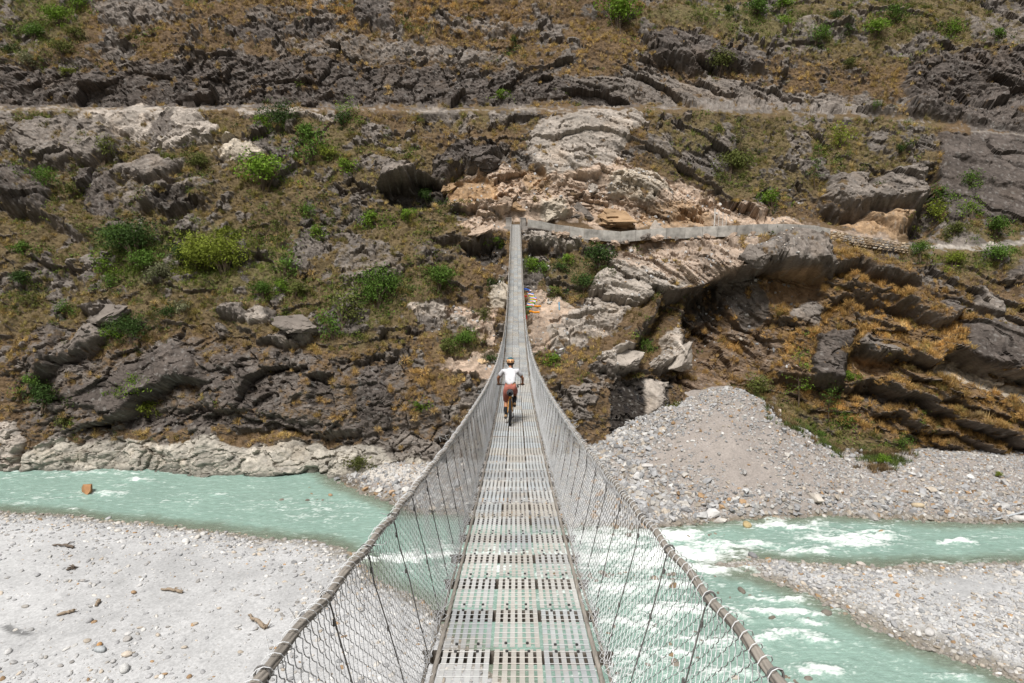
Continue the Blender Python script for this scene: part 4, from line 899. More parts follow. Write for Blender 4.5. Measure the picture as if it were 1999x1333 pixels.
for s in (-1, 1):
    cable(lambda Y: rail(Y, s), -1.5, Y_END + .3, 'handrail_cable', .0245)
    cable(lambda Y: np.stack([np.full(len(Y), s * .603), Y, zd(Y) - .012], -1), -1.0, Y_END + .3, 'walkway_cable', .02, 12, .16)
    cable(lambda Y: np.stack([s * (.66 + .01 * np.sin(Y * 1.7)), Y, zd(Y) - .015 + .01 * np.sin(Y * 2.3)], -1), -1.0, Y_END + .3, 'walkway_cable', .013, 12, .13)
# chain-link sides: interlocked zigzag wires, each laced round the rail cable
def side_mesh(s):
    Vs = []; Qs = []; off = 0
    for y0, y1, pit, nst, r, ns in ((-.9, 14, .052, 22, .0031, 3), (14, 34, .062, 18, .0040, 3), (34, Y_END, .085, 14, .0062, 3)):
        yy = np.arange(y0, y1, pit); tt = np.arange(nst + 1) / nst
        sgn = np.where(np.arange(nst + 1) % 2 == 0, -1, 1)
        par = np.where(np.arange(len(yy)) % 2 == 0, 1, -1)[:, None]; Yb = yy[:, None] + par * sgn[None] * pit * .54
        wob = np.stack([fbm(np.stack([Yb.ravel(), np.tile(tt, len(yy)) * 1.5, np.full(Yb.size, s * 3. + 9 * q)], 1), 1.1, 2, 300 + q) for q in range(3)], 1).reshape(len(yy), nst + 1, 3)
        top = rail(Yb, s) - np.array([0, 0, .02]); bot = np.stack([np.full(Yb.shape, s * .67), Yb, zd(Yb) - .03], -1)
        T = tt[None, :, None]; P = bot * (1 - T) + top * T
        bul = np.sin(np.pi * T[..., 0]); P[..., 0] += s * (.035 * bul + .03 * wob[..., 0] * bul + .006 * par * sgn[None]) ; P[..., 1] += .02 * wob[..., 1] * bul; P[..., 2] += .018 * wob[..., 2] * bul
        a, q = P[:, :-1].reshape(-1, 3), P[:, 1:].reshape(-1, 3)
        if y0 < 10:     # bend each leg of the zigzag into its hook
            md = (a + q) / 2 + np.array([s * .004, 0, 0]) + (q - a) * .0; md[:, 2] -= .004
            V, Q_ = prisms(np.concatenate([a, md]), np.concatenate([md, q]), r, ns)
        else: V, Q_ = prisms(a, q, r, ns)
        Vs.append(V); Qs.append(Q_ + off); off += len(V)
        if y0 < 30:     # loops round the cable
            yl = np.arange(y0, y1, pit * 2); m = 9; an = np.linspace(-2.6, 2.9, m)
            c0 = rail(yl, s); rad = .034 + .007 * RNG.uniform(size=(len(yl), 1))
            L = np.stack([c0[:, :1] + rad * np.sin(an)[None], c0[:, 1:2] + np.linspace(-.03, .05, m)[None] + RNG.normal(size=(len(yl), 1)) * .008, c0[:, 2:] + rad * np.cos(an)[None]], -1)
            V, Q_ = prisms(L[:, :-1].reshape(-1, 3), L[:, 1:].reshape(-1, 3), .0026, 3); Vs.append(V); Qs.append(Q_ + off); off += len(V)
            # stray ends of wire
            n = int((y1 - y0) * 5); ys = RNG.uniform(y0, y1, n); c0 = rail(ys, s); d = RNG.normal(size=(n, 3)) * .05; d[:, 0] += s * .04; d[:, 1] *= 1.6
            e = c0 + d; e2 = e + RNG.normal(size=(n, 3)) * .03
            V, Q_ = prisms(np.concatenate([c0, e]), np.concatenate([e, e2]), .0018, 3); Vs.append(V); Qs.append(Q_ + off); off += len(V)
    # bundled mesh hem along the deck edge
    yh = np.arange(-.9, 30, .05); n = len(yh)
    for q in range(5):
        h = np.stack([s * (.64 + .03 * q / 2 + .02 * RNG.normal(size=n)), yh, zd(yh) - .01 + .03 * np.abs(RNG.normal(size=n))], 1); V, Q_ = prisms(h[:-1], h[1:], .0024, 3); Vs.append(V); Qs.append(Q_ + off); off += len(V)
    o = put('wire_mesh', np_mesh('wire_mesh', np.concatenate(Vs), np.concatenate(Qs), True), m_galv, bridge); o['kind'] = 'stuff'
for s in (-1, 1): side_mesh(s)

# ------------------------------------------------------------------ far anchorage, concrete wall, dry stone wall
m_conc = tinted('weathered_concrete', 'obj', .92, .12, .5, .8, .5, .06)
ze = float(zd(Y_END))
ab = thing('bridge_anchorage', 'concrete anchor block with two stub pillars and steps at the far end of the footbridge', 'anchor block', (0, Y_END + .3, ze))
for s in (-1, 1):
    MB().box((s * 1.12, .9, .2), (.75, 1.2, 1.5)).box((s * 1.12, .9, 1.02), (.85, 1.3, .14)).build('pillar', m_conc, ab).color = (.27, .25, .23, 1)
    MB().tube([(s * .62, -.2, 1.05), (s * .72, .3, .95), (s * 1.0, .5, .5)], .04, 8).build('cable_tail', m_cable, ab)
MB().box((0, .9, -1.2), (3.6, 1.9, 2.0)).build('base', m_conc, ab).color = (.27, .25, .23, 1)
for k in range(4): MB().box((0, .6 + .42 * k, .0 + .19 * k), (1.46, .42, .19)).build('step', m_conc, ab).color = (.27, .25, .23, 1)
MB().box((.05, 1.5, 1.05), (.26, .2, .9)).build('post', m_conc, ab).color = (.27, .25, .23, 1)
TOPW = [(1030, 428), (1058, 432), (1084, 438), (1112, 441), (1140, 446), (1175, 449), (1210, 452), (1240, 449), (1268, 447), (1300, 445), (1336, 444), (1370, 442), (1400, 441), (1436, 440), (1466, 438), (1496, 437), (1526, 437), (1556, 438), (1586, 440), (1618, 446)]
cw = None; TW = []; WALLROCK = []
for x, y in TOPW: TW.append(at_Y(x, y, np.interp(x, [1030, 1618], [103.8, 100.2])))
TW = np.array(TW) - [0, .5, 0]
cw = thing('retaining_wall', 'long grey cast concrete wall that curves along the path from the bridge end', 'wall', tuple(TW[0]))
for k in range(len(TW) - 1):
    a, q = TW[k] - TW[0], TW[k + 1] - TW[0]; d = q - a; d /= np.linalg.norm(d); nrm = np.array([d[1], -d[0], 0]) * .17; nrm *= np.sign(-nrm[1]); jg = d * .035; h = 1.55 if k > 2 else 1.1
    q = q - jg; off = nrm * (.0 + .06 * (k % 2) * RNG.uniform(.2, 1)); V = []
    for P in (a, q):
        for nn_ in (nrm + off, -nrm): V += [P + nn_ + [0, 0, -h], P + nn_ + [0, 0, RNG.normal() * .015]]
    MB().add(V, [(0, 1, 3, 2), (4, 6, 7, 5), (0, 4, 5, 1), (2, 3, 7, 6), (0, 2, 6, 4), (1, 5, 7, 3)]).build('wall_panel', m_conc, cw).color = (*(np.array([.33, .315, .29]) * RNG.uniform(.75, 1.15)), 1)
    if k < 4 or k % 3 == 0: MB().box((a + q) / 2 + [0, 0, .05], (.01, .01, .01)) if False else None
SW = np.array([at_Y(x, y, np.interp(x, [1618, 1770], [99.6, 97.0])) for x, y in ((1618, 449), (1650, 456), (1690, 462), (1730, 468), (1768, 474))]) - [0, .5, 0]
sw = thing('stone_wall', 'low dry stone wall of tan rubble between the concrete wall and the dirt trail', 'wall', tuple(SW[0]))
sl_ = np.concatenate([[0], np.cumsum(np.linalg.norm(SW[1:] - SW[:-1], axis=1))])
m_dry = tinted('dry_stone', 'obj', .9, .15, .25, 3, .4, .08)
for row in range(5):
    u = RNG.uniform(0, .3)
    while u < sl_[-1]:
        wdt = RNG.uniform(.35, .75); p = np.array([np.interp(u + wdt / 2, sl_, SW[:, c]) for c in range(3)]) - SW[0]
        o = put('stone', ANG[RNG.integers(8)].copy() if False else stone_sh[RNG.integers(6)] if 'stone_sh' in globals() else None, None, sw) if False else None
        q = bpy.data.objects.new('stone', ANGW[RNG.integers(len(ANGW))]) if 'ANGW' in globals() else None
        if q is None:
            ANGW = [stone_mesh('wall_stone', 400 + k, True, .8) for k in range(6)]
            for mm_ in ANGW: mm_.materials.append(m_dry)
            q = bpy.data.objects.new('stone', ANGW[0])
        COL.objects.link(q); q.parent = sw; q.location = p + [0, RNG.normal() * .05 - .12 * (4 - row) * .3, -1.35 + .31 * row]; q.rotation_euler = (RNG.normal() * .1, RNG.normal() * .08, RNG.normal() * .15); q.scale = (wdt * 1.15, .6, .42)
        c = np.array([(.36, .28, .19), (.30, .24, .17), (.33, .3, .26), (.4, .33, .24)][RNG.integers(4)]) * RNG.uniform(.85, 1.1); q.color = (*c, 1); u += wdt * .93
for k in range(1, len(TW) - 1):
    for q in range(2):
        u = RNG.uniform(); p = TW[k] * (1 - u) + TW[k + 1] * u + np.array([0, -.55 - .3 * RNG.uniform(), -1.5 + .25 * RNG.normal()]); WALLROCK.append(p)
# white survey posts beside the path
for k, (x, y, h, lab) in enumerate([(1394, 442, 2.6, 'white plaster smeared post, thickest of the row by the ochre cutting'), (1402, 442, 2.4, 'thin white post standing second in the row by the ochre cutting'), (1410, 441, 2.0, 'thin white post third in the row by the ochre cutting'), (1417, 441, 1.5, 'short white post at the right end of the row by the ochre cutting')]):
    p = at_Y(x, y, 101.9 - .1 * k); MB().tube([p - [0, 0, .3], p + [.03, 0, h * .6], p + [-.02, 0, h]], .09 if k == 0 else .045, 6).build('marker_post', plain('whitewash_%d' % k, (.6, .57, .53), .8), None); tag(bpy.data.objects[-1] if False else [o for o in COL.objects if o.name.startswith('marker_post')][-1], lab, 'post', 'white posts above the path')

# ================================================================== RIDER AND BICYCLE
BY = 18.0; BX = -.165
bz = float(zd(BY)) + .012; ba = math.atan(float(slope(BY + .6)))
m_org = plain('orange_frame_paint', (.62, .27, .03), .35, .5); m_blk = plain('black_rubber', (.022, .023, .026), .75, .3); m_alu = plain('black_alloy', (.04, .04, .045), .4, .5, .3)
m_bag = plain('black_bag_fabric', (.03, .03, .034), .7, .3, 0, .5, 22); m_sil = plain('steel_parts', (.3, .3, .3), .35, .5, .7)
bike = thing('mountain_bike', 'orange mountain bike with a black saddle bag ridden along the footbridge deck', 'bicycle', (BX, BY, bz)); bike.rotation_euler = (ba, 0, R(-.6))
def wheel(nm, y):
    tr = MB().torus((0, y, .365), .335, .031, 'x', 40, 10)
    for k in range(40):
        a = k * math.pi / 20
        for s in (-.016, 0, .016): c0 = np.array([s, y + .366 * math.cos(a + s * 4), .365 + .366 * math.sin(a + s * 4)]); tr.box(c0, (.013, .018, .018), Matrix.Rotation(a, 3, 'X'))
    wh = MB().torus((0, y, .365), .300, .014, 'x', 36, 6).build(nm, m_alu, bike, True)
    tr.build('tyre', m_blk, wh); MB().tube([(-.055, y, .365), (.055, y, .365)], .024, 10).build('hub', m_alu, wh)
    sp = MB()
    for k in range(28):
        a = k * 2 * math.pi / 28; sp.tube([(.024 * (-1) ** k, y + .02 * math.cos(a + .6), .365 + .02 * math.sin(a + .6)), (0, y + .295 * math.cos(a), .365 + .295 * math.sin(a))], .0012, 3, False)
    sp.build('spoke', m_sil, wh)['kind'] = 'stuff'
wheel('rear_wheel', 0.0); wheel('front_wheel', 1.2)
fr = MB()
BBp = (0, .43, .335); ST = (0, .27, .80); HT0 = (0, .955, .72); HT1 = (0, .915, .86)
fr.tube([BBp, ST], .018, 10); fr.tube([BBp, (0, .70, .50), HT0], .024, 10); fr.tube([ST, (0, .6, .83), HT1], .019, 10); fr.tube([HT0, HT1], .026, 10)
for s in (-1, 1):
    fr.tube([(s * .02, .43, .335), (s * .048, .30, .36), (s * .062, .0, .365)], .014, 8); fr.tube([(s * .014, .285, .74), (s * .046, .2, .62), (s * .062, 0, .365)], .012, 8)
fr.build('frame', m_org, bike, True)
fk = MB().tube([(0, .955, .70), (0, .965, .66)], .026, 8)
for s in (-1, 1): fk.tube([(s * .06, .972, .66), (s * .062, 1.2, .365)], .017, 8)
fk.tube([(-.07, .97, .665), (.07, .97, .665)], .02, 8); fk.build('fork', m_alu, bike, True)
hb = MB().tube([(0, .91, .86), (0, .90, .96)], .02, 8).tube([(0, .90, .96), (0, .95, .99)], .022, 8)
hb.tube([(-.39, .905, 1.045), (-.22, .935, 1.04), (-.08, .95, .995), (.08, .95, .995), (.22, .935, 1.04), (.39, .905, 1.045)], .0125, 10); h = hb.build('handlebar', m_alu, bike, True)
for s in (-1, 1):
    MB().tube([(s * .27, .925, 1.043), (s * .40, .904, 1.045)], .0165, 10).build('grip', m_blk, h)
    MB().tube([(s * .24, .945, 1.035), (s * .3, .985, 1.02), (s * .36, .98, 1.01)], .007, 6).build('brake_lever', m_alu, h)
MB().tube([(.2, .93, 1.03), (.21, .9, .99)], .02, 8).box((.21, .9, .98), (.05, .03, .05)).build('bell', m_alu, h)
sp = MB().tube([ST, (0, .235, .955)], .015, 10).build('seat_post', m_alu, bike)
sd = MB()
prof = [(-.0, .07, .10, .985), (.04, .072, .10, .99), (.12, .06, .085, .985), (.2, .032, .06, .98), (.28, .018, .05, .975)]
V = []; n = 10
for y, hw, th_, z in prof: V += [(hw * math.cos(2 * math.pi * j / n), y + .1, z - .02 + .022 * math.sin(2 * math.pi * j / n)) for j in range(n)]
sd.add(V, [(k * n + j, k * n + (j + 1) % n, (k + 1) * n + (j + 1) % n, (k + 1) * n + j) for k in range(4) for j in range(n)] + [tuple(range(n)), tuple(4 * n + j for j in range(n))])
sd.build('saddle', m_blk, bike, True)
bag = MB(); V = []; n = 14
for y, hw, hh, z in ((-.16, .03, .03, .905), (-.15, .075, .075, .905), (-.08, .085, .085, .90), (.04, .08, .085, .895), (.16, .055, .07, .88), (.22, .03, .04, .87)):
    V += [((hw + .004 * math.sin(5 * j)) * math.cos(2 * math.pi * j / n), y, z + hh * math.sin(2 * math.pi * j / n)) for j in range(n)]
bag.add(V, [(k * n + j, k * n + (j + 1) % n, (k + 1) * n + (j + 1) % n, (k + 1) * n + j) for k in range(5) for j in range(n)] + [tuple(range(n)), tuple(5 * n + j for j in range(n))])
sb = bag.build('saddle_bag', m_bag, bike, True)
MB().torus((0, -.02, .90), .088, .006, 'y', 20, 5).torus((0, .1, .89), .075, .006, 'y', 20, 5).build('strap', m_sil, sb)
cr = MB().torus((.05, .43, .335), .075, .006, 'x', 24, 5).tube([(-.07, .43, .335), (.07, .43, .335)], .02, 8)
cr.tube([(-.075, .43, .335), (-.08, .40, .165)], .011, 6).tube([(.075, .43, .335), (.08, .46, .505)], .011, 6); c = cr.build('crankset', m_alu, bike)
MB().box((-.13, .40, .162), (.1, .09, .016)).build('pedal', m_alu, c); MB().box((.13, .46, .508), (.1, .09, .016)).build('pedal', m_alu, c)
MB().torus((.045, 0, .365), .055, .012, 'x', 20, 5).build('cassette', m_sil, bike)
MB().tube([(.085, .0, .34), (.09, -.01, .27), (.075, .05, .20)], .014, 6).torus((.06, .05, .2), .022, .006, 'x', 12, 5).build('rear_derailleur', m_alu, bike)
ch = MB().tube([(.05, .05, .18), (.05, .4, .262)], .005, 4).tube([(.05, 0, .42), (.05, .43, .41)], .005, 4); ch.build('chain', m_sil, bike)
MB().torus((-.05, 0, .365), .085, .004, 'x', 24, 5).build('brake_disc', m_sil, bike)

def skin(verts, edges, radii, root=0, sub=2):
    me = bpy.data.meshes.new('body'); me.from_pydata(verts, edges, []); o = bpy.data.objects.new('tmp', me); COL.objects.link(o)
    sk = o.modifiers.new('skin', 'SKIN'); sk.branch_smoothing = .6
    bpy.context.view_layer.update()
    L = me.skin_vertices[0].data if me.skin_vertices else None
    for i, r in enumerate(radii): L[i].radius = (r, r) if np.isscalar(r) else r; L[i].use_root = (i == root)
    s = o.modifiers.new('sub', 'SUBSURF'); s.levels = s.render_levels = sub
    ev = o.evaluated_get(bpy.context.evaluated_depsgraph_get()); out = bpy.data.meshes.new_from_object(ev)
    bpy.data.objects.remove(o); bpy.data.meshes.remove(me)
    out.polygons.foreach_set('use_smooth', np.full(len(out.polygons), True)); return out
m_skin = plain('tanned_skin', (.36, .165, .085), .55, .3); m_shirt = plain('white_jersey', (.56, .56, .585), .8, .2, 0, .2, 7, 1.); m_short = plain('terracotta_shorts', (.36, .125, .095), .8, .2, 0, .15, 8, .4)
m_hair = plain('dark_hair', (.025, .016, .012), .6, .4); m_sock = plain('black_socks', (.018, .018, .02), .9, .1); m_shoe = plain('tan_shoes', (.34, .22, .12), .7, .3); m_sole = plain('shoe_sole', (.05, .045, .04), .8)
m_helm = plain('ochre_helmet', (.60, .32, .15), .35, .5); m_hel2 = plain('teal_helmet_top', (.03, .10, .12), .35, .5); m_pad = plain('helmet_vent_shadow', (.02, .018, .016), .8)
rider = thing('person', 'cyclist in white short sleeved jersey, terracotta shorts and ochre helmet riding away, seen from behind', 'person', (BX, BY, bz)); rider.rotation_euler = (ba, 0, R(-.6))
PEL = (0, .26, 1.03); WA = (0, .30, 1.16); CH = (0, .46, 1.38); NK = (0, .585, 1.535); HD0 = (0, .63, 1.60); HD = (.0, .675, 1.70); HDT = (0, .69, 1.77)
SHL, SHR = (-.185, .535, 1.475), (.185, .535, 1.475); ELL, ELR = (-.345, .67, 1.255), (.345, .67, 1.255); WRL, WRR = (-.345, .865, 1.085), (.345, .865, 1.085); HNL, HNR = (-.342, .905, 1.062), (.342, .905, 1.062)
HIL, HIR = (-.095, .27, .99), (.095, .27, .99); KNL, KNR = (-.125, .56, .60), (.135, .66, .83); ANL, ANR = (-.125, .365, .255), (.125, .39, .585); TOL, TOR = (-.13, .49, .195), (.13, .53, .53)
lerp = lambda a, q, t: tuple(np.array(a) * (1 - t) + np.array(q) * t)
bv = [PEL, WA, CH, NK, HD0, HD, HDT, SHL, lerp(SHL, ELL, .5), ELL, lerp(ELL, WRL, .35), WRL, HNL, SHR, lerp(SHR, ELR, .5), ELR, lerp(ELR, WRR, .35), WRR, HNR, HIL, lerp(HIL, KNL, .5), KNL, lerp(KNL, ANL, .32), ANL, HIR, lerp(HIR, KNR, .5), KNR, lerp(KNR, ANR, .32), ANR]
be = [(0, 1), (1, 2), (2, 3), (3, 4), (4, 5), (5, 6), (2, 7), (7, 8), (8, 9), (9, 10), (10, 11), (11, 12), (2, 13), (13, 14), (14, 15), (15, 16), (16, 17), (17, 18), (0, 19), (19, 20), (20, 21), (21, 22), (22, 23), (0, 24), (24, 25), (25, 26), (26, 27), (27, 28)]
br = [(.14, .12), (.155, .105), (.185, .115), (.055, .055), (.05, .05), (.092, .098), (.06, .07), .06, .052, .043, .045, .029, .036, .06, .052, .043, .045, .029, .036, .095, .082, .058, .06, .036, .095, .082, .058, .06, .036]
body_me = skin(bv, be, br, 0)
bm2 = bmesh.new(); bm2.from_mesh(body_me)
fing = MB()
for s, HN in ((-1, HNL), (1, HNR)):
    for k in range(4):
        x = HN[0] + s * (.033 - .022 * k); l = (.92, 1.05, 1., .8)[k]
        fing.tube([(x, HN[1] - .01, HN[2] + .012), (x, HN[1] + .022 * l, HN[2] + .014), (x, HN[1] + .034 * l, HN[2] - .008), (x, HN[1] + .02 * l, HN[2] - .034), (x, HN[1] - .002, HN[2] - .036)], [.0105, .0105, .0098, .0092, .0075], 7)
    xt = HN[0] - s * .04; fing.tube([(HN[0] - s * .015, HN[1] - .025, HN[2] + .002), (xt, HN[1] - .012, HN[2] - .02), (xt - s * .004, HN[1] + .014, HN[2] - .034)], [.012, .0105, .008], 7)
# nose, ears
fing.tube([(0, .755, 1.715), (0, .795, 1.675), (0, .775, 1.66)], [.008, .016, .012], 6)
for s in (-1, 1): fing.torus((s * .096, .672, 1.675), .022, .009, 'x', 12, 6)
fm = fing.mesh('f', True); bm2.from_mesh(fm); bm2.to_mesh(body_me); bm2.free(); put('body', body_me, m_skin, rider)
# clothing: shells that follow the body surface
def near_bone(P, bones):
    D = []; T = []
    for a, b in bones:
        a = np.array(a); b = np.array(b); e = b - a; t = ((P - a) @ e) / (e @ e); tc_ = np.clip(t, 0, 1); D.append(np.linalg.norm(P - a - tc_[:, None] * e, axis=1)); T.append(t)
    k = np.argmin(D, 0); return k, np.array(T)[k, np.arange(len(P))]
Pb = np.array([v.co for v in body_me.vertices]); Nb = np.array([v.normal for v in body_me.vertices])
kb_, tb_ = near_bone(Pb, [(PEL, WA), (WA, CH), (CH, NK), (NK, HD), (CH, SHL), (CH, SHR), (SHL, ELL), (SHR, ELR), (ELL, HNL), (ELR, HNR), (HIL, KNL), (HIR, KNR), (KNL, ANL), (KNR, ANR), (PEL, HIL), (PEL, HIR)])
jer = np.isin(kb_, [1, 4, 5]) | ((kb_ == 0) & (tb_ > .25)) | ((kb_ == 2) & (tb_ < .9)) | (np.isin(kb_, [6, 7]) & (tb_ < .66))
sho = np.isin(kb_, [14, 15]) | ((kb_ == 0) & (tb_ < .75)) | (np.isin(kb_, [10, 11]) & (tb_ < .93))
def shell(name, keep, off, m_, wr=.006):
    fs = [tuple(p.vertices) for p in body_me.polygons if all(keep[i] for i in p.vertices)]; used = sorted({i for f in fs for i in f}); mp = {v: k for k, v in enumerate(used)}
    V = Pb[used] + Nb[used] * (off + wr * fbm(Pb[used], 11, 3, 510))[:, None]; me = bpy.data.meshes.new(name); me.from_pydata(V.tolist(), [], [tuple(mp[i] for i in f) for f in fs]); me.update()
    me.polygons.foreach_set('use_smooth', np.full(len(me.polygons), True)); o = put(name, me, m_, rider); sd_ = o.modifiers.new('cloth', 'SOLIDIFY'); sd_.thickness = .008; sd_.offset = -1; return o
shell('jersey', jer, .016, m_shirt, .015); shell('shorts', sho, .02, m_short, .008)
for A_, T_, K_ in ((ANL, TOL, KNL), (ANR, TOR, KNR)):
    so_ = MB().tube([lerp(A_, K_, .52), lerp(A_, K_, .3), lerp(A_, K_, .08), (A_[0], A_[1] + .02, A_[2] - .04)], [.058, .056, .042, .044], 12).build('sock', m_sock, rider, True)
    h_ = (A_[0], A_[1] - .055, A_[2] - .055); sh_ = skin([h_, (A_[0], A_[1] + .02, A_[2] - .04), lerp(A_, T_, .65), T_], [(0, 1), (1, 2), (2, 3)], [(.042, .05), (.048, .055), (.048, .038), (.04, .026)], 1)
    s_ = put('shoe', sh_, m_shoe, rider); MB().tube([(h_[0], h_[1] - .02, h_[2] - .035), (T_[0], T_[1] + .03, T_[2] - .032)], [.036, .04], 8).build('sole', m_sole, s_)
# hair and helmet
hv = MB(); 
def dome(c, rx, ry, rz, lo, hi, seg=20, rings=7, wob=None):
    V = []
    for i in range(rings + 1):
        e = lo + (hi - lo) * i / rings
        for j in range(seg): a = 2 * math.pi * j / seg; V.append((c[0] + rx * math.cos(e) * math.cos(a), c[1] + ry * math.cos(e) * math.sin(a), c[2] + rz * math.sin(e)))
    return V, [(i * seg + j, i * seg + (j + 1) % seg, (i + 1) * seg + (j + 1) % seg, (i + 1) * seg + j) for i in range(rings) for j in range(seg)] + [tuple(range(seg))[::-1], tuple(rings * seg + j for j in range(seg))]
put('hair', MB().add(*dome((0, .655, 1.685), .099, .105, .115, -.95, .6)).tube([(.03, .57, 1.62), (.06, .555, 1.57), (.085, .56, 1.53)], [.022, .018, .006], 8).mesh('hair', True), m_hair, rider)
hel = put('helmet', MB().add(*dome((0, .67, 1.715), .116, .142, .118, -.25, 1.5, 26, 8)).mesh('helmet', True), m_helm, rider)
put('helmet_crown', MB().add(*dome((0, .675, 1.728), .109, .136, .115, .42, 1.5, 26, 6)).mesh('hc', True), m_hel2, hel)
for a, z in ((-1.05, 1.725), (-.36, 1.735), (.36, 1.735), (1.05, 1.725)):
    q = (.113 * math.sin(a), .67 - .14 * math.cos(a), z); V, Fs = dome(q, .019, .019, .022, -1.5, 1.5, 10, 6); put('vent', MB().add(V, Fs).mesh('vent', True), m_pad, hel)
put('visor', MB().add([(-.09, .79, 1.76), (.09, .79, 1.76), (.075, .87, 1.752), (-.075, .87, 1.752), (-.09, .79, 1.768), (.09, .79, 1.768), (.075, .87, 1.758), (-.075, .87, 1.758)], [(3, 2, 1, 0), (4, 5, 6, 7), (0, 1, 5, 4), (2, 3, 7, 6), (0, 4, 7, 3), (1, 2, 6, 5)]).mesh('visor'), m_hel2, hel)

# ================================================================== DRY GRASS, SCRUB, BUSHES
def tuft_mesh(name, seed, n=34, h=.55, droop=1.0, w_=.035, spread=.16):
    rg_ = np.random.default_rng(seed); V = []; Fs = []
    for k in range(n):
        a = rg_.uniform(0, 6.283); r0 = spread * math.sqrt(rg_.uniform()); L = h * rg_.uniform(.65, 1.25); ln = rg_.uniform(.15, .75)
        d = np.array([math.cos(a), math.sin(a), 0.]); q = np.array([-d[1], d[0], 0]) * w_ / 2 * rg_.uniform(.7, 1.3); p = d * r0; b = len(V)
        for i, t in enumerate((0, .4, .75, 1.)):
            c = p + d * L * ln * t ** 1.3 + np.array([0, 0, L * (t - .62 * droop * ln * 1.4 * t * t)]); wd = (1, .9, .6, .08)[i]
            V += [c - q * wd, c + q * wd]
        Fs += [(b + 2 * i, b + 2 * i + 1, b + 2 * i + 3, b + 2 * i + 2) for i in range(3)]
    return np_mesh(name, V, Fs)
def leafmat(name, kind, trans=.25):
    m, t, b = mat(name, .75, .15)
    if kind == 'inst': a = N(t, 'ShaderNodeAttribute'); a.attribute_name = 'tint'; a.attribute_type = 'INSTANCER'; c = a.outputs['Color']
    else: c = N(t, 'ShaderNodeObjectInfo').outputs['Color']
    va = N(t, 'ShaderNodeAttribute'); va.attribute_name = 'lv'; gg = N(t, 'ShaderNodeNewGeometry')
    rn = rng_node(t, gg.outputs['Random Per Island'], .62, 1.4, 0, 1); c = mul(t, c, rn); t.links.new(c, b.inputs[0])
    tr = N(t, 'ShaderNodeBsdfTranslucent'); t.links.new(c, tr.inputs[0]); mx = N(t, 'ShaderNodeMixShader'); mx.inputs[0].default_value = trans
    t.links.new(b.outputs[0], mx.inputs[1]); t.links.new(tr.outputs[0], mx.inputs[2]); t.links.new(mx.outputs[0], t.nodes['Material Output'].inputs[0]); return m
m_tuft = leafmat('dry_grass_blades', 'inst', .2)
TUF = [tuft_mesh('tuft', 600 + k, 64, .68, 1.3, .024, .22) for k in range(5)] + [tuft_mesh('tuft', 620 + k, 30, .55, .45, .03, .22) for k in range(3)]
for m in TUF: m.materials.append(m_tuft)
# area of every slope vertex decides how many tufts stand there
Pg = HP.reshape(NY, NX, 3); du = np.linalg.norm(np.gradient(Pg, axis=1), axis=2); dv = np.linalg.norm(np.gradient(Pg, axis=0), axis=2); area = np.minimum(du * dv, 4.).ravel()
vis = (HPX > -60) & (HPX < 2060) & (HPY > -60) & (HPY < 1000) & (HP[:, 2] > 1.2) & (HP[:, 1] < 165)
vis &= HP[:, 2] > ground_z(HP[:, 0], HP[:, 1]) - .2
gcl = .5 + .8 * fbm(P0, .5, 3, 91); dens = np.clip(1 - mixr * 1.25, 0, 1) * np.clip(gcl, .12, 1.1) * (calm > .3) * 3.6
dens *= 1 + 1.1 * og; dens *= np.where(NN[:, 2] < -.1, .35, 1)
pr = area * dens * vis; cnt = RNG.poisson(np.clip(pr, 0, 4)); ii = np.repeat(np.arange(len(cnt)), cnt)
if len(ii) > 170000: ii = RNG.choice(ii, 170000, replace=False)
n = len(ii); Pt = HP[ii] + RNG.normal(size=(n, 3)) * [.1, .1, .03] - NN[ii] * .05
nr = NN[ii]; up_ = nr * .55 + np.array([0, -.18, .75]); up_ /= np.linalg.norm(up_, axis=1)[:, None]
rx_ = -np.arcsin(np.clip(up_[:, 1], -1, 1)); ry_ = np.arctan2(up_[:, 0], up_[:, 2])
rot = np.stack([rx_, ry_, RNG.uniform(0, 6.283, n)], 1)
sz_ = ((.42 + .9 * RNG.uniform(size=n) ** 1.9) * (1 + .3 * og[ii]) * (.8 + .4 * np.clip(gcl[ii], 0, 1)))[:, None] * RNG.uniform(.85, 1.15, (n, 3))
cn = fbm(P0, .3, 4, 92)[ii] + RNG.normal(size=n) * .28; gsel = np.clip(gr[ii] + .28 * fbm(P0, .2, 3, 93)[ii] + RNG.normal(size=n) * .14, 0, 1)
tan_, orn, olv, grn, drk = np.array([.45, .325, .125]), np.array([.50, .29, .10]), np.array([.235, .205, .065]), np.array([.165, .205, .045]), np.array([.16, .098, .048])
ct = tan_ * np.ones((n, 1)); a = np.clip(og[ii] * .8 + .25 * cn, 0, 1)[:, None]; ct = ct * (1 - a) + orn * a
a = sstep(-.1, -.7, cn)[:, None] * .7; ct = ct * (1 - a) + drk * a
a = sstep(.12, .40, gsel)[:, None]; ct = ct * (1 - a) + olv * a; a = sstep(.45, .85, gsel)[:, None]; ct = ct * (1 - a) + grn * a
big_t = 1 + .55 * fbm(P0, .11, 4, 99)[ii]; straw = sstep(.35, .6, fbm(P0, .45, 3, 100)[ii] + RNG.normal(size=n) * .15)[:, None] * (1 - gsel[:, None]) * .55
ct = (ct * (1 - straw) + np.array([.50, .38, .19]) * straw) * big_t[:, None]
scatter('dry_grass', Pt, rot, sz_, np.where(gsel > .5, RNG.integers(5, 8, n), np.where(RNG.uniform(size=n) < .8, RNG.integers(0, 5, n), RNG.integers(5, 8, n))), ct * RNG.uniform(.75, 1.2, (n, 1)), TUF)
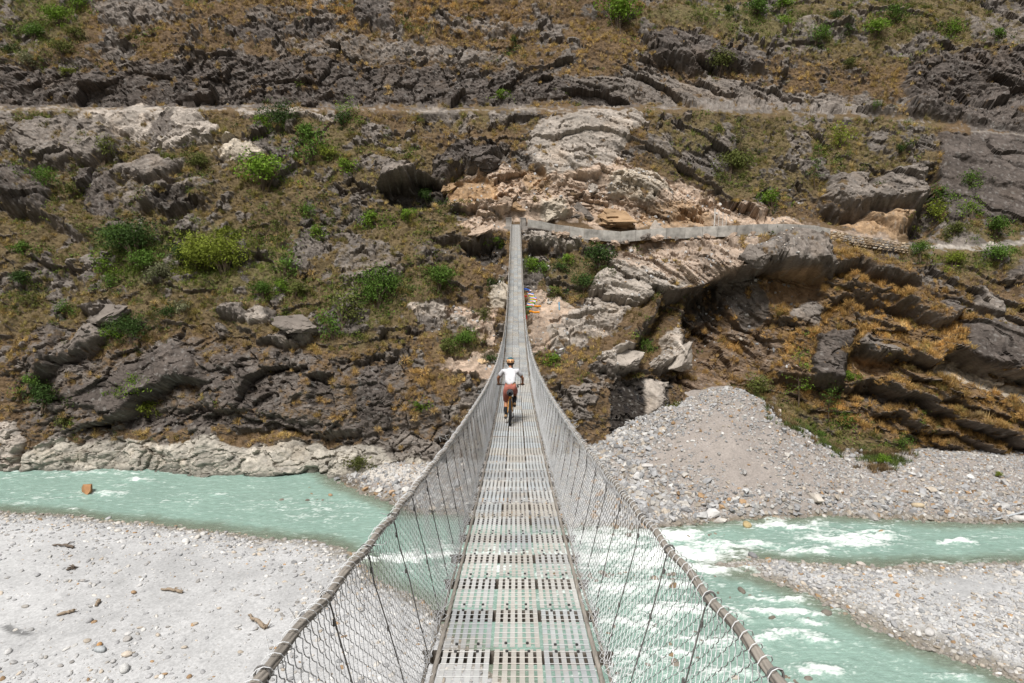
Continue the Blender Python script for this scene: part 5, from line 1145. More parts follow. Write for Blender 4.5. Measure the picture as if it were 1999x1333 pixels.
# green weeds along the flank of the rubble heap
wp = np.stack([RNG.uniform(28, 62, 6500), RNG.uniform(70, 88, 6500)], 1); wz = ground_z(wp[:, 0], wp[:, 1]); wx_, wy_, _ = project(np.c_[wp, wz])
kk = poly_sd(wx_ + RNG.normal(size=6500) * 16, wy_ + RNG.normal(size=6500) * 9, [(1480, 772), (1530, 776), (1590, 815), (1680, 840), (1760, 878), (1745, 930), (1700, 905), (1600, 862), (1540, 830)]) > 0
W_ = np.c_[wp, wz][kk]; W_ = W_[fbm(W_, .5, 3, 98) > -.12]; n = len(W_)
scatter('green_weeds', W_, np.c_[RNG.normal(size=(n, 2)) * .2, RNG.uniform(0, 6, n)], RNG.uniform(.7, 1.5, (n, 1)) * np.ones((1, 3)), RNG.integers(5, 8, n), np.where(fbm(W_, .35, 3, 97)[:, None] > .02, [[.085, .115, .028]], [[.17, .12, .06]]) * RNG.uniform(.5, 1.5, (n, 1)), TUF)
# loose rock chips on the broken slopes
pc = vis & (mixr > .7) & (NN[:, 2] > .35) & (HPY > 300) & (HPY < 720) & (HPX > 840) & (HPX < 1560)
pc = RNG.poisson(area * pc * 1.6); jj = np.repeat(np.arange(len(pc)), np.minimum(pc, 3)); jj = RNG.choice(jj, min(len(jj), 9000), replace=False); n = len(jj)
scatter('slope_scree', HP[jj] + NN[jj] * .02, np.c_[RNG.normal(size=(n, 2)) * .5, RNG.uniform(0, 6, n)], (.12 * 6 ** (RNG.uniform(size=(n, 1)) ** 2.2)) * RNG.uniform(.7, 1.3, (n, 3)), RNG.integers(0, 6, n), PALETTE[RNG.choice(9, n, p=PW_A / PW_A.sum())] * RNG.uniform(.75, 1.05, (n, 1)), ANGs)

m_scr = leafmat('scrub_leaves', 'inst', .25)
def clump_mesh(seed, n=46, ls=.11):
    rg_ = np.random.default_rng(seed); d = rg_.normal(size=(n, 3)); p = d * [.34, .34, .2] + [0, 0, .28]; nr_ = rg_.normal(size=(n, 3)) + [0, 0, .5]; nr_ /= np.linalg.norm(nr_, axis=1)[:, None]
    a = np.cross(nr_, rg_.normal(size=(n, 3))); a /= np.linalg.norm(a, axis=1)[:, None]; b = np.cross(nr_, a); s_ = ls * rg_.uniform(.6, 1.4, (n, 1)); return np_mesh('clump', np.stack([p - a * s_, p + b * s_ * .5, p + a * s_, p - b * s_ * .5], 1).reshape(-1, 3), np.arange(n * 4).reshape(-1, 4))
CL = [clump_mesh(900 + q) for q in range(5)]
for m in CL: m.materials.append(m_scr)
sg = fbm(P0, .13, 3, 95) + .6 * fbm(P0, .6, 3, 96); pc = area * vis * np.clip(gr * .9 + sstep(.15, .6, sg) * .45, 0, 1) * sstep(.05, .5, sg + gr * .55) * (mixr < .6) * (calm > .5) * 2.6 * np.where(HPX < 1150, 1., .55)
cn_ = RNG.poisson(np.clip(pc, 0, 3)); jj = np.repeat(np.arange(len(cn_)), cn_); jj = RNG.choice(jj, min(len(jj), 34000), replace=False); n = len(jj)
gg_ = np.array([.078, .112, .022]) * RNG.uniform(.6, 1.5, (n, 1)) + np.array([.035, .03, .008]) * RNG.uniform(0, 1, (n, 1)) ** 2
scatter('low_scrub', HP[jj] - NN[jj] * .05, np.c_[RNG.normal(size=(n, 2)) * .3, RNG.uniform(0, 6.3, n)], (.45 + 1.0 * RNG.uniform(size=(n, 1)) ** 2) * RNG.uniform(.8, 1.2, (n, 3)), RNG.integers(0, 5, n), gg_, CL)
m_leaf = leafmat('bush_leaves', 'obj', .25); m_bark = plain('bark', (.12, .09, .065), .9, .1, 0, .3, 6)
def crown_mesh(name, seed, nleaf, ls, blobs, loose=.25, flat=.8):
    rg_ = np.random.default_rng(seed); C = rg_.normal(size=(blobs, 3)); C /= np.linalg.norm(C, axis=1)[:, None]; C *= rg_.uniform(.15, 1.0, (blobs, 1)) * [1, .8, flat]; C[:, 2] = C[:, 2] * .75 + .75
    Rb = rg_.uniform(.12, .42, blobs); kb = rg_.choice(blobs, nleaf, p=Rb ** 2 / (Rb ** 2).sum())
    d = rg_.normal(size=(nleaf, 3)); d /= np.linalg.norm(d, axis=1)[:, None]; rr_ = Rb[kb] * (1 - .55 * rg_.uniform(size=nleaf) ** 1.6 + loose * np.abs(rg_.normal(size=nleaf)) * .4)
    p = C[kb] + d * rr_[:, None] * [1, 1, .85]; nrm = d + .8 * rg_.normal(size=(nleaf, 3)) + [0, 0, .35]; nrm /= np.linalg.norm(nrm, axis=1)[:, None]
    a = np.cross(nrm, rg_.normal(size=(nleaf, 3))); a /= np.linalg.norm(a, axis=1)[:, None]; b = np.cross(nrm, a); s = ls * rg_.uniform(.6, 1.4, (nleaf, 1))
    V = np.stack([p - a * s, p + b * s * .45, p + a * s, p - b * s * .45], 1).reshape(-1, 3); return np_mesh(name, V, np.arange(nleaf * 4).reshape(-1, 4)), C
def stem_mesh(C, seed):
    mb = MB(); rg_ = np.random.default_rng(seed)
    for c in C[:9]: mb.tube([(rg_.normal() * .06, rg_.normal() * .06, -.35), c * [.45, .45, .5], c * .95], [.035, .022, .006], 4, False)
    return mb.mesh('stem')
KIND = {}; EXTRA = []; EXC = []
for nm, nl, ls, bl, lo, fl in (('s', 420, .10, 9, .6, .8), ('m', 1000, .066, 17, .9, .8), ('l', 2600, .044, 30, .85, .75), ('w', 1200, .06, 20, .7, .42), ('x', 420, .07, 18, 1.0, 1.1)):
    KIND[nm] = []
    for q in range(3):
        cmsh, C = crown_mesh('foliage', 700 + 13 * q + sum(map(ord, nm)), nl, ls, bl, lo, fl); cmsh.materials.append(m_leaf); st_ = stem_mesh(C, q); st_.materials.append(m_bark); KIND[nm].append((cmsh, st_))
LC = dict(b=(.13, .215, .024), d=(.042, .075, .018), o=(.105, .12, .032), y=(.17, .205, .028), g=(.16, .165, .09), m=(.082, .145, .024))
def bush(x, y, r, kind, col, label, cat='bush', name='bush', group=None, tall=1.0):
    p, nr_ = hill_at(x, y + r * .55); zc = (p - CAM) @ FW; s = r * zc / F * 1.3
    t_ = thing(name, label, cat, tuple(p + np.array([0, -.1, -.05 * s])), RNG.uniform(0, 6.28), group); t_.rotation_euler = (R(12), RNG.normal() * .06, t_.rotation_euler[2])
    for q_ in range(int(10 + r / 3)):
        aa_, rr2 = RNG.uniform(0, 6.28), r * RNG.uniform(.3, 1.7); j_ = min(np.searchsorted(hx, x + rr2 * math.cos(aa_) * 1.2), NX - 1); i_ = min(np.searchsorted(hy, y + r * .4 + rr2 * math.sin(aa_) * .6), NY - 1); EXTRA.append(i_ * NX + j_); EXC.append(np.array(LC[col]) * RNG.uniform(.6, 1.3) * (.7 if q_ % 3 else 1) + np.array([.03, .02, .005]) * RNG.uniform())
    cm_, sm_ = KIND[kind][RNG.integers(3)]
    c = put('crown' if cat == 'tree' else 'foliage', cm_, None, t_, None, None, (s, s * .95, s * tall)); c.color = (*(np.array(LC[col]) * RNG.uniform(.85, 1.2)), 1)
    put('trunk' if cat == 'tree' else 'stem', sm_, None, t_, None, None, (s, s * .95, s * tall))
B = [ # left third, above the road
 (119, 38, 26, 'w', 'b', 'bright green bush at the top left, above the dark rock cut'), (66, 66, 20, 'w', 'm', 'low green bush below and left of the top left bright bush'), (150, 8, 20, 'm', 'b', 'bright bush cut by the top edge of the picture at upper left'), (150, 63, 16, 's', 'o', 'olive bush between grey slabs at upper left'), (17, 93, 12, 's', 'd', 'small dark round bush at the far upper left edge'),
 (125, 100, 22, 'w', 'o', 'dull olive bush on the brow of the left rock cut'), (60, 118, 16, 's', 'g', 'grey green bush on the brow at far left of the rock cut'), (128, 138, 9, 's', 'y', 'tiny yellow green bush growing out of the dark cut wall at left'),
 # left, below the road
 (545, 238, 34, 'l', 'd', 'large dark round bush just under the road left of centre'), (520, 246, 22, 'm', 'b', 'bright green bush at the left foot of the large dark roadside bush'), (597, 258, 20, 'm', 'm', 'mid green bush right below the large dark roadside bush'), (608, 292, 32, 'x', 'm', 'loose feathery bush under the roadside bushes left of centre'), (636, 300, 14, 's', 'y', 'yellow green small bush right of the loose feathery one'),
 (680, 216, 18, 'x', 'b', 'light green sapling standing at the road edge'), (672, 236, 16, 's', 'd', 'dark bush directly below the roadside sapling'), (516, 343, 42, 'w', 'b', 'broad bright green bush on tan grass under the cream slab'), (674, 327, 16, 's', 'b', 'round bright bush alone on grass left of the dark cave'), (84, 348, 22, 'm', 'm', 'round green bush on the brown boulder at far left'), (145, 370, 14, 's', 'o', 'olive bush in the dark cleft right of the left boulder'),
 (200, 296, 28, 'w', 'o', 'olive creeping scrub between the big left slab and the pale slab'), (385, 322, 22, 'w', 'o', 'olive scrub at the right end of the grey tilted slab'), (438, 455, 13, 's', 'y', 'small vivid yellow green bush above the twin yellow bushes'), (606, 412, 20, 'x', 'm', 'thin green bush on the slope above the twin yellow bushes'), (616, 456, 16, 's', 'b', 'bright round bush below the thin one, left of the bridge end'),
 (731, 430, 22, 'm', 'b', 'bright leafy bush on the grass left of the bridge end'), (793, 416, 14, 's', 'b', 'small bright bush midway to the bridge end'), (835, 386, 20, 'w', 'd', 'dark green bush in the mouth of the black overhang'), (895, 404, 16, 'w', 'o', 'olive bush below the ochre overhang block'), (966, 470, 8, 's', 'b', 'little green bush hanging on the ledge left of the bridge end'),
 # left, middle
 (52, 486, 18, 'm', 'm', 'green bush on the grass at the far left middle'), (45, 543, 20, 'm', 'd', 'dark bush below another at the far left middle'), (240, 462, 30, 'm', 'm', 'green bush at the upper left of the big dark thicket'), (268, 482, 44, 'l', 'd', 'big dark thicket on the left slope'), (206, 520, 22, 'x', 'b', 'slim bright sapling left below the big dark thicket'), (290, 515, 30, 'w', 'm', 'mid green scrub below the big dark thicket'), (215, 552, 18, 'x', 'm', 'thin green sapling under the slim bright one'), (310, 540, 26, 'w', 'g', 'grey green low scrub under the big dark thicket'),
 (388, 505, 42, 'l', 'y', 'left one of the twin large yellow green bushes'), (442, 508, 46, 'l', 'y', 'right one of the twin large yellow green bushes'), (352, 500, 24, 'm', 'd', 'dark scrub at the left side of the twin yellow bushes'), (553, 522, 30, 'x', 'm', 'airy green bush beside the dark hollow right of the yellow twins'), (546, 562, 15, 's', 'b', 'bright small round bush below the dark hollow'), (512, 570, 20, 'w', 'm', 'low green bush left of the bright small round one'), (578, 566, 22, 'm', 'o', 'olive bush right of the bright small round one'),
 (357, 600, 15, 's', 'g', 'pale grey leaved bush on the lower left slope'), (325, 618, 22, 'w', 'd', 'dark bush hanging over the ledge under the pale grey bush'), (256, 650, 32, 'l', 'd', 'dark dense bush right of the pale split block at lower left'), (62, 588, 18, 'x', 'o', 'thin bare looking sapling on the lower left grass'), (130, 600, 18, 'x', 'm', 'feathery bush left above the pale split block'), (222, 648, 14, 's', 'b', 'bright small bush on the face of the pale split block'),
 (56, 748, 18, 'm', 'm', 'green bush at the top of the dark gully at lower left'), (85, 775, 30, 'm', 'd', 'dark bush in the gully above the left river rocks'), (265, 755, 26, 'x', 'b', 'pale airy bush on the dark streaked cliff'), (287, 798, 14, 's', 'y', 'yellow green bush in the shade of the overhang at lower left'), (122, 822, 12, 's', 'o', 'little olive bush low on the cliff at lower left'),
 (668, 600, 42, 'x', 'o', 'tall loose olive bush left of the big central bush'), (735, 575, 42, 'l', 'm', 'big green central bush left of the bridge'), (760, 560, 26, 'm', 'd', 'dark bush behind the right side of the big central bush'), (858, 546, 30, 'w', 'm', 'wide green bush hugging the ledge left of the bridge'), (650, 640, 30, 'x', 'm', 'loose green growth under the tall olive bush'), (955, 552, 10, 's', 'd', 'tiny dark bush on pale rock next to the bridge'), (905, 668, 22, 'w', 'm', 'green bush at the edge of the pinkish landing'), (876, 676, 16, 's', 'o', 'olive bush left of the green one by the pinkish landing'), (958, 697, 9, 's', 'd', 'small dark tuft like bush on the pinkish landing'), (818, 793, 9, 's', 'b', 'tiny bright bush on the brown cliff below the landing'), (700, 905, 16, 'w', 'o', 'olive weeds on the ledge just above the river sand'), (944, 610, 12, 'x', 'o', 'sparse twiggy bush on the scree left of the bridge'),
 # right, above the road
 (979, 186, 10, 's', 'b', 'small bright bush on the dark cut wall straight above the bridge'), (1003, 84, 10, 's', 'd', 'dark little bush high above the bridge end'), (1206, 32, 40, 'w', 'b', 'wide bright green bush at the top, right of centre'), (1422, 19, 8, 's', 'd', 'dark dot of a bush on the yellow green slope at the top'), (1475, 18, 24, 'm', 'm', 'green bush by the top edge right of the yellow green slope'), (1527, 10, 20, 'm', 'b', 'bright bush at the top edge beside a darker one'), (1541, 45, 14, 'x', 'b', 'slender bush under the top edge bushes on the right'), (1594, 70, 18, 'm', 'm', 'round green bush under the grey outcrop at upper right'), (1629, 28, 12, 's', 'd', 'dark round bush at the top of the grey outcrop'), (1655, 58, 9, 's', 'd', 'small dark bush right of the grey outcrop'), (1708, 58, 22, 'w', 'b', 'bright spreading bush at upper right'), (1751, 31, 20, 'm', 'm', 'green bush high at the upper right'), (1853, 58, 18, 'm', 'b', 'bright bush above the dark blocky cliff'), (1954, 63, 14, 's', 'm', 'small green bush near the right edge above the dark cliff'), (1405, 128, 26, 'w', 'o', 'dull scrub on the dark rock band right of centre'), (1709, 206, 11, 'x', 'm', 'small green shrub at the road by the dark blocky cliff'), (1660, 128, 14, 'w', 'o', 'olive shrub halfway up the grey cut on the right'),
 # right, between road and path
 (1506, 392, 22, 'm', 'b', 'bright green bush standing by the pink scree above the concrete wall'), (1643, 275, 24, 'x', 'y', 'open crowned light green bush above the leaning rock'), (1425, 325, 30, 'w', 'o', 'grassy olive bush in the middle of the right hand slope'), (1758, 294, 9, 's', 'd', 'small dark bush on top of the leaning rock'), (1818, 418, 26, 'm', 'y', 'vivid green bush in the dark gap beside the leaning rock'), (1832, 380, 16, 'x', 'm', 'green bush higher up in the gap behind the leaning rock'), (1893, 350, 18, 'x', 'm', 'trailing green plant on the smooth dark slab at right'), (1896, 412, 18, 'x', 'b', 'bright trailing plant at the foot of the smooth dark slab'), (1940, 448, 26, 'w', 'm', 'low green scrub above the dirt trail at the right edge'), (1860, 452, 20, 'w', 'o', 'olive scrub above the dirt trail next to the dark gap'),
 # right, below the path
 (1035, 517, 14, 'm', 'b', 'bright round bush touching the right side of the bridge'), (1106, 502, 12, 's', 'b', 'small bush under the rock ledge right of the bridge'), (1060, 522, 14, 's', 'm', 'low bush right of the bright one by the bridge'), (1092, 522, 10, 's', 'd', 'dark little bush under the pale ledge right of the bridge'), (1170, 508, 32, 'w', 'd', 'dark spreading bush on the slope right of the bridge'), (1140, 550, 20, 'm', 'd', 'dark bush on the rim of the pale rock below another'), (1086, 572, 12, 's', 'o', 'olive bush beside the gravel slope right of the bridge'), (1259, 672, 18, 'x', 'm', 'narrow green shrub on the brow left of the pale slab'), (1084, 699, 10, 's', 'b', 'small bright bush right of the rider on the brown slope'), (1793, 490, 20, 'w', 'm', 'green bush just below the dry stone wall'), (1948, 500, 24, 'w', 'm', 'green scrub below the dirt trail at the right edge'), (1860, 510, 20, 'w', 'y', 'yellow green scrub below the dirt trail'), (1475, 752, 22, 'm', 'o', 'grey olive bush at the peak of the rubble heap'), (1645, 818, 16, 'm', 'm', 'bush on the green strip behind the rubble heap'), (1758, 862, 16, 'x', 'm', 'bush at the lower end of the green strip'), (1322, 795, 10, 's', 'o', 'little plant on the black streaked cliff beside the rubble'), (1660, 735, 10, 's', 'b', 'small green plant in the cleft behind the tall sapling')]
for q in B: bush(*q)
EX = np.array(EXTRA); n = len(EX)
scatter('bush_undergrowth', HP[EX], np.c_[RNG.normal(size=(n, 2)) * .3, RNG.uniform(0, 6.3, n)], (.4 + 1.1 * RNG.uniform(size=(n, 1)) ** 2) * RNG.uniform(.8, 1.25, (n, 3)), RNG.integers(0, 5, n), np.array(EXC), CL)
bush(1985, 905, 18, 'm', 'm', 'green bush under the right end of the orange grass cliff')
for x, y, r, c, lab in ((1722, 897, 20, 'b', 'bright bush where the green strip meets the river stones'), (1948, 926, 11, 'y', 'yellow green bush among pale stones near the right edge'), (1600, 848, 14, 'm', 'green bush midway down the right flank of the rubble heap')):
    p = pos_from_px(x, y + r * .6); s = r * ((p - CAM) @ FW) / F; t_ = thing('bush', lab, 'bush', tuple(p), 1.); cm_, sm_ = KIND['m'][1]; o = put('foliage', cm_, None, t_, None, None, s); o.color = (*LC[c], 1); put('stem', sm_, None, t_, None, None, s)
def sapling(x, y, h_px, lab, seed, c='m', lean=0.):
    p, _ = hill_at(x, y); gz_ = float(ground_z(p[0], p[1])); p = p + np.array([0, -.6, 0]); s = h_px * ((p - CAM) @ FW) / F
    t_ = thing('sapling_tree', lab, 'tree', tuple(p - np.array([0, 0, .2])), 0); rg_ = np.random.default_rng(seed); mb = MB(); tips = []
    sp_ = np.array([(lean * q ** 1.5 * s + .03 * s * math.sin(6 * q + seed), .02 * s * math.sin(9 * q), q * s) for q in np.linspace(0, 1, 7)]); mb.tube(sp_, np.linspace(.014, .003, 7) * s, 5)
    for k in range(17):
        q = rg_.uniform(.22, .98); a = rg_.uniform(0, 6.28); b = np.array([np.interp(q, np.linspace(0, 1, 7), sp_[:, j]) for j in range(3)]); L = s * rg_.uniform(.10, .24) * (1.25 - q); e = b + np.array([math.cos(a) * L, math.sin(a) * L, L * rg_.uniform(.1, .7)]); mb.tube([b, (b + e) / 2 + [0, 0, .02 * s], e], np.array([.005, .003, .001]) * s, 4, False); tips += [b * .4 + e * .6, e, e]
    mb.build('trunk', m_bark, t_); tips = np.array(tips); nl = 520; kb = rg_.integers(len(tips), size=nl); pp = tips[kb] + rg_.normal(size=(nl, 3)) * [.05 * s, .05 * s, .025 * s]
    nrm = rg_.normal(size=(nl, 3)) + [0, 0, 1.2]; nrm /= np.linalg.norm(nrm, axis=1)[:, None]; a = np.cross(nrm, rg_.normal(size=(nl, 3))); a /= np.linalg.norm(a, axis=1)[:, None]; b = np.cross(nrm, a); sz = .11 * rg_.uniform(.6, 1.4, (nl, 1))
    V = np.stack([pp - a * sz, pp + b * sz * .5, pp + a * sz, pp - b * sz * .5], 1).reshape(-1, 3); me = np_mesh('crown', V, np.arange(nl * 4).reshape(-1, 4)); o = put('crown', me, m_leaf, t_); o.color = (*LC[c], 1)
sapling(1552, 790, 118, 'tall slender young tree growing behind the peak of the rubble heap', 1, 'b'); sapling(1612, 815, 92, 'shorter young tree right of the tall slender one behind the rubble', 2, 'm', .12)
sapling(1588, 362, 84, 'thin young tree with sparse leaves left of the leaning rock', 3, 'm'); sapling(1440, 320, 92, 'tall thin young tree in the green grass of the right hand slope', 4, 'o'); sapling(545, 480, 60, 'thin bare young tree beside the twin yellow bushes', 5, 'o')

# ================================================================== DRIFTWOOD, FLAGS AND LITTER
m_wood = plain('driftwood', (.27, .215, .16), .9, .15, 0, .35, 4, .6, stretch=(1, 6, 6)); m_wood2 = plain('dark_driftwood', (.13, .105, .085), .9, .15, 0, .4, 5, .6)
def drift(x0, y0, x1, y1, r, lab, m_, fork=True, knob=1):
    a, b = pos_from_px(x0, y0), pos_from_px(x1, y1); a[2] += r * .8; b[2] += r * 1.0; d = b - a; L = np.linalg.norm(d); rg_ = np.random.default_rng(int(x0)); t = np.linspace(0, 1, 12)
    P = a + d * t[:, None] + np.c_[rg_.normal(size=12) * .02 * L, rg_.normal(size=12) * .03 * L, .05 * L * np.sin(t * 3.1)]; rr_ = r * (.55 + .45 * t) * (1 + .12 * rg_.normal(size=12)); rr_[0] *= .5
    mb = MB().tube(P, rr_, 9)
    if fork: mb.tube([P[7], P[7] + [.1 * L, .05 * L, .1 * L], P[7] + [.22 * L, .02 * L, .12 * L]], [r * .5, r * .35, r * .1], 7)
    for k in range(knob * 4): c0 = P[11] + rg_.normal(size=3) * r * .3; mb.tube([P[10], c0, c0 + rg_.normal(size=3) * r * 1.3], [r * .7, r * .5, r * .15], 6)
    tag(mb.build('driftwood_log', m_, None, True), lab, 'log')
drift(102, 1066, 145, 1071, .13, 'thin driftwood pole with a knotty root end near the top of the sandbar', m_wood2)
drift(312, 1153, 354, 1158, .14, 'forked pale driftwood log in the middle of the sandbar', m_wood); drift(110, 1204, 143, 1196, .14, 'short ragged driftwood log at the left of the sandbar', m_wood)
drift(484, 1204, 518, 1229, .17, 'straight driftwood log with a torn end beside the bridge cable', m_wood, False); drift(187, 1186, 194, 1176, .17, 'stubby driftwood stump standing between two logs', m_wood, False, 0); drift(130, 1116, 145, 1110, .16, 'dark gnarled root clump on the sandbar below the thin pole', m_wood2, True, 4)

def cloth(name, c): return plain(name, c, .8, .1, 0, .15, 3)
FC = {'blue': cloth('blue_cloth', (.05, .12, .45)), 'white': cloth('white_cloth', (.7, .7, .7)), 'red': cloth('red_cloth', (.5, .04, .03)), 'green': cloth('green_cloth', (.06, .25, .07)), 'yellow': cloth('yellow_cloth', (.65, .47, .05)), 'orange': cloth('orange_cloth', (.75, .27, .02))}
def strip(name, P, wv, m_, parent=None):
    P = np.asarray(P, float); wv = np.asarray(wv, float); n = len(P); V = np.concatenate([P - wv / 2, P + wv / 2, P - wv / 2 + [0, .012, 0], P + wv / 2 + [0, .012, 0]])
    Fs = [(k, k + 1, n + k + 1, n + k) for k in range(n - 1)] + [(2 * n + k, 3 * n + k, 3 * n + k + 1, 2 * n + k + 1) for k in range(n - 1)] + [(k, 2 * n + k, 2 * n + k + 1, k + 1) for k in range(n - 1)] + [(n + k, n + k + 1, 3 * n + k + 1, 3 * n + k) for k in range(n - 1)]
    return MB().add(V, Fs).build(name, m_, parent, True)
flagp = np.array([at_Y(x, y, Y) for x, y, Y in ((1022, 564, 66), (1029, 571, 66), (1032, 578, 65.5), (1036, 584, 65), (1035, 589, 64), (1030, 594, 62), (1026, 601, 60))])
fl = thing('prayer_flags', 'string of small multicoloured prayer flags fluttering off the right side of the bridge', 'flags', tuple(flagp[0])); fp = flagp - flagp[0]
MB().tube(fp, .012, 4).build('cord', m_rod, fl)
cyc = ['blue', 'white', 'red', 'green', 'yellow']; tl = np.linspace(0, 1, len(fp))
for k in range(24):
    t0 = (k + .2) / 24; p = np.array([np.interp(t0, tl, fp[:, j]) for j in range(3)]); L = .55 * RNG.uniform(.8, 1.2)
    Q_ = np.array([p + [L * q, 0, -.10 * L * q + .03 * math.sin(5 * q + k)] for q in (0, .33, .66, 1)]); strip('flag', Q_ + [0, .02 * k, 0], (0, 0, .17), FC[cyc[k % 5]], fl)
for x, y, Y, dx, dz, hh, c, lab, nm in ((1036, 596, 62, 1.0, -.12, .16, 'orange', 'upper of two orange streamers blowing right from the bridge', 'streamer'), (1033, 608, 60, .98, -.10, .17, 'orange', 'lower of two orange streamers blowing right from the bridge', 'streamer'), (1022, 578, 64, .35, -.03, .16, 'red', 'red flag blowing from the bridge above the orange streamers', 'streamer')):
    p = at_Y(x, y, Y); tag(strip(nm, [p + [dx * q * .95, 0, dz * q + .03 * math.sin(9 * q)] for q in np.linspace(0, 1, 9)], (0, 0, hh), FC[c]), lab, 'streamer')
p = at_Y(1027, 615, 58); tag(strip('streamer', [p + [.02 + .05 * q, 0, -.35 * q] for q in np.linspace(0, 1, 6)], (.10, 0, .02), FC['red']), 'dark red cloth strip hanging from the bridge netting under the orange streamers', 'streamer')
p = at_Y(1024, 614, 58); tag(strip('streamer', [p + [-.02 * q, 0, -.4 * q] for q in np.linspace(0, 1, 6)], (.07, 0, .02), FC['white']), 'white cloth strip hanging from the netting beside the dark red one', 'streamer')
def lay(x, y, off=.15): q, n_ = hill_at(x, y); return q + n_ * off
p = lay(1090, 605); tag(strip('plastic_scrap', [p + [.05 * q, -.1, 1.0 - 1.1 * q] for q in np.linspace(0, 1, 6)], (.18, 0, .04), cloth('light_blue_plastic', (.2, .42, .6))), 'narrow light blue plastic scrap lying on the pale rock right of the bridge', 'litter')
p = lay(938, 707, .3); m_card = plain('cardboard', (.50, .36, .22), .9, .1); V = [np.array(q) for q in [(-.75, 0, -.25), (.1, .1, -.32), (.55, .1, .02), (.35, .5, .22), (-.5, .45, .18)]]
mb = MB().add([q + p for q in V] + [q + p + [0, .03, .05] for q in V], [(0, 1, 2, 3, 4), (9, 8, 7, 6, 5)] + [(k, k + 5, (k + 1) % 5 + 5, (k + 1) % 5) for k in range(5)]); mb.add([p + np.array(q) for q in [(.15, .08, -.3), (.9, .1, -.15), (.95, .3, .1), (.55, .12, .03), (.55, .0, .05)]], [(0, 1, 2, 3, 4)])
tag(mb.build('cardboard_sheet', m_card, None), 'bent flattened cardboard sheet lying on the pinkish landing left of the rider', 'cardboard')
m_wht = plain('white_plastic', (.7, .69, .66), .6)
for x, y, lab in ((1053, 521, 'white and yellow scrap caught in the bushes beside the bridge'), (1070, 521, 'white scrap right of another in the bushes beside the bridge'), (1605, 468, 'white sack lying below the concrete wall end'), (1440 + 154, 463, 'left white scrap below the concrete wall end')):
    p = lay(x, y, .25); s = stone_mesh('scrap', int(x), True, .4); o = put('plastic_scrap', s, m_wht, None, p, (.4, .3, x % 3), (.55, .35, .5)); tag(o, lab, 'litter')
a, b_ = pos_from_px(1938, 1017), pos_from_px(2060, 1000); tag(MB().tube([a + [0, 0, .12], (a + b_) / 2 + [0, 0, .5], b_ + [0, 0, .9]], .11, 10).build('water_pipe', plain('grey_pipe', (.36, .38, .40), .5), None, True), 'grey plastic pipe reaching into the river at the right edge', 'pipe')
# boulders lodged on the slope
m_slope = tinted('slope_boulder', 'obj', .9, .15, .3, 2., .6, .12)
def rough_stone(seed):
    rg_ = np.random.default_rng(seed); bm = bmesh.new(); P = rg_.normal(size=(16, 3)); P /= np.linalg.norm(P, axis=1)[:, None]; P = P * rg_.uniform(.8, 1.1, (16, 1)) * [.5, .42, .4]
    for p in P: bm.verts.new(p)
    bmesh.ops.convex_hull(bm, input=bm.verts[:]); bmesh.ops.delete(bm, geom=[v for v in bm.verts if not v.link_faces], context='VERTS')
    for k in range(4): bmesh.ops.subdivide_edges(bm, edges=[e for e in bm.edges if e.calc_length() > .045], cuts=1, use_grid_fill=True)
    bmesh.ops.triangulate(bm, faces=bm.faces[:])
    V = np.array([v.co for v in bm.verts]); a_, t_, e_ = facets(V * [1, 1, 1.8] + .1 * np.stack([noise(V, 4, seed + q) for q in range(3)], 1), 4.2, seed); d_ = .035 * a_ + .06 * t_ - .03 * np.exp(-e_ / .04) + .03 * fbm(V, 5, 4, seed)
    for v, d in zip(bm.verts, d_): v.co *= 1 + float(d) * 2
    me = bpy.data.meshes.new('slope_stone'); bm.to_mesh(me); bm.free(); return me
SB = [rough_stone(800 + k) for k in range(7)]
for m in SB: m.materials.append(m_slope)
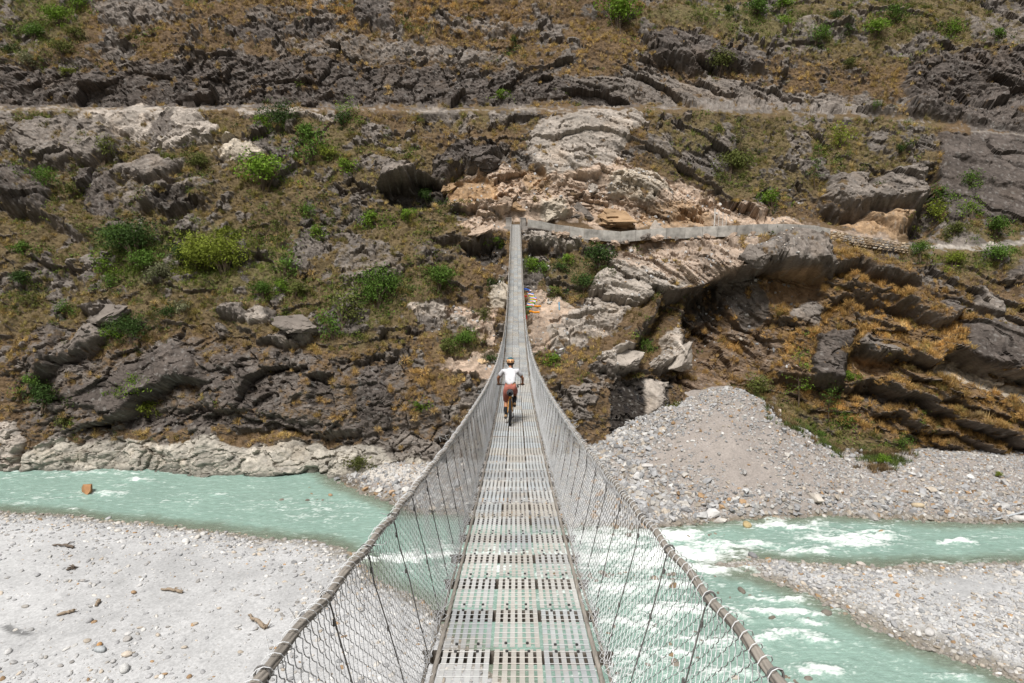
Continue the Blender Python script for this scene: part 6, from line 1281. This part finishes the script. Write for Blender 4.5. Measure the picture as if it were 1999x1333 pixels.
for x, y, w_, h_, c, lab in [(1126, 405, 56, 52, MD, 'grey split boulder beside the white rock chute above the path'), (1210, 424, 105, 46, OC, 'brown wedge boulder lying on the path cutting'), (1008, 405, 50, 26, OC, 'ochre block just above the bridge end'), (985, 398, 34, 30, BE, 'beige block left above the bridge end'), (1285, 450, 90, 40, PA, 'pale boulder leaning against the front of the concrete wall'), (1340, 455, 46, 34, DK, 'dark boulder at the right of the pale one in front of the wall'),
    (1077, 412, 46, 36, CR, 'white drilled rock slab above the path start'), (1160, 372, 44, 30, PA, 'pale angular block on the broken slope above the path'), (1210, 706, 84, 28, PA, 'flat pale ledge block right of the rider'), (1313, 678, 60, 100, PA, 'long pale tilted slab on the brow beside the arch'), (1762, 483, 22, 24, CR, 'whitish boulder under the dry stone wall'), (1350 + 432, 480, 20, 16, MD, 'grey round boulder right of the whitish one under the stone wall'),
    (1480, 512, 60, 44, MD, 'grey leaning block on the roof of the arch'), (945, 320, 70, 44, DK, 'dark overhanging block above the ochre face'), (905, 300, 50, 60, DK, 'tall dark block left of the overhanging one'), (205, 606, 90, 34, MD, 'pale grey capstone over the split block at lower left'), (570, 640, 90, 40, MD, 'grey slab pile on the lower left slope'), (880, 372, 40, 26, OC, 'ochre slab in the overhang'), (1400, 395, 30, 26, OC, 'ochre crumbling block by the white posts'), (935, 452, 54, 18, BE, 'flat beige slab left of the anchor block')]:
    p, n_ = hill_at(x, y); zc = (p - CAM) @ FW; W_, H_ = w_ * zc / F, h_ * zc / F
    o = put('slope_boulder', SB[RNG.integers(7)], None, None, p - n_ * .28 * H_, (R(15) + RNG.normal() * .12, RNG.normal() * .22 + (.55 if h_ > w_ else 0), RNG.normal() * .3), (W_ * 1.1, max(W_, H_) * .9, H_ * 1.35)); o.color = (*(np.array(c) * RNG.uniform(.9, 1.05)), 1); tag(o, lab, 'boulder')
for p in WALLROCK:
    s = RNG.uniform(.5, 1.5); o = put('slope_boulder', SB[RNG.integers(7)], None, None, p, (RNG.normal() * .3, RNG.normal() * .3, RNG.uniform(0, 6)), (s * 1.5, s, s)); k = RNG.integers(4); o.color = (*(np.array((MD, PA, BE, BE)[k]) * RNG.uniform(.85, 1.05)), 1); x = float(project(p)[0]); tag(o, ('small ' if s < .83 else 'medium ' if s < 1.17 else 'large ') + ('grey', 'pale grey', 'pinkish', 'pinkish')[k] + ' rock against the foot of the concrete wall ' + ('near the bridge end' if x < 1130 else 'left of the pale boulder' if x < 1240 else 'by the pale boulder' if x < 1350 else 'under the white posts' if x < 1470 else 'above the arch' if x < 1560 else 'near the dry stone wall'), 'boulder', 'rocks along the foot of the concrete wall')
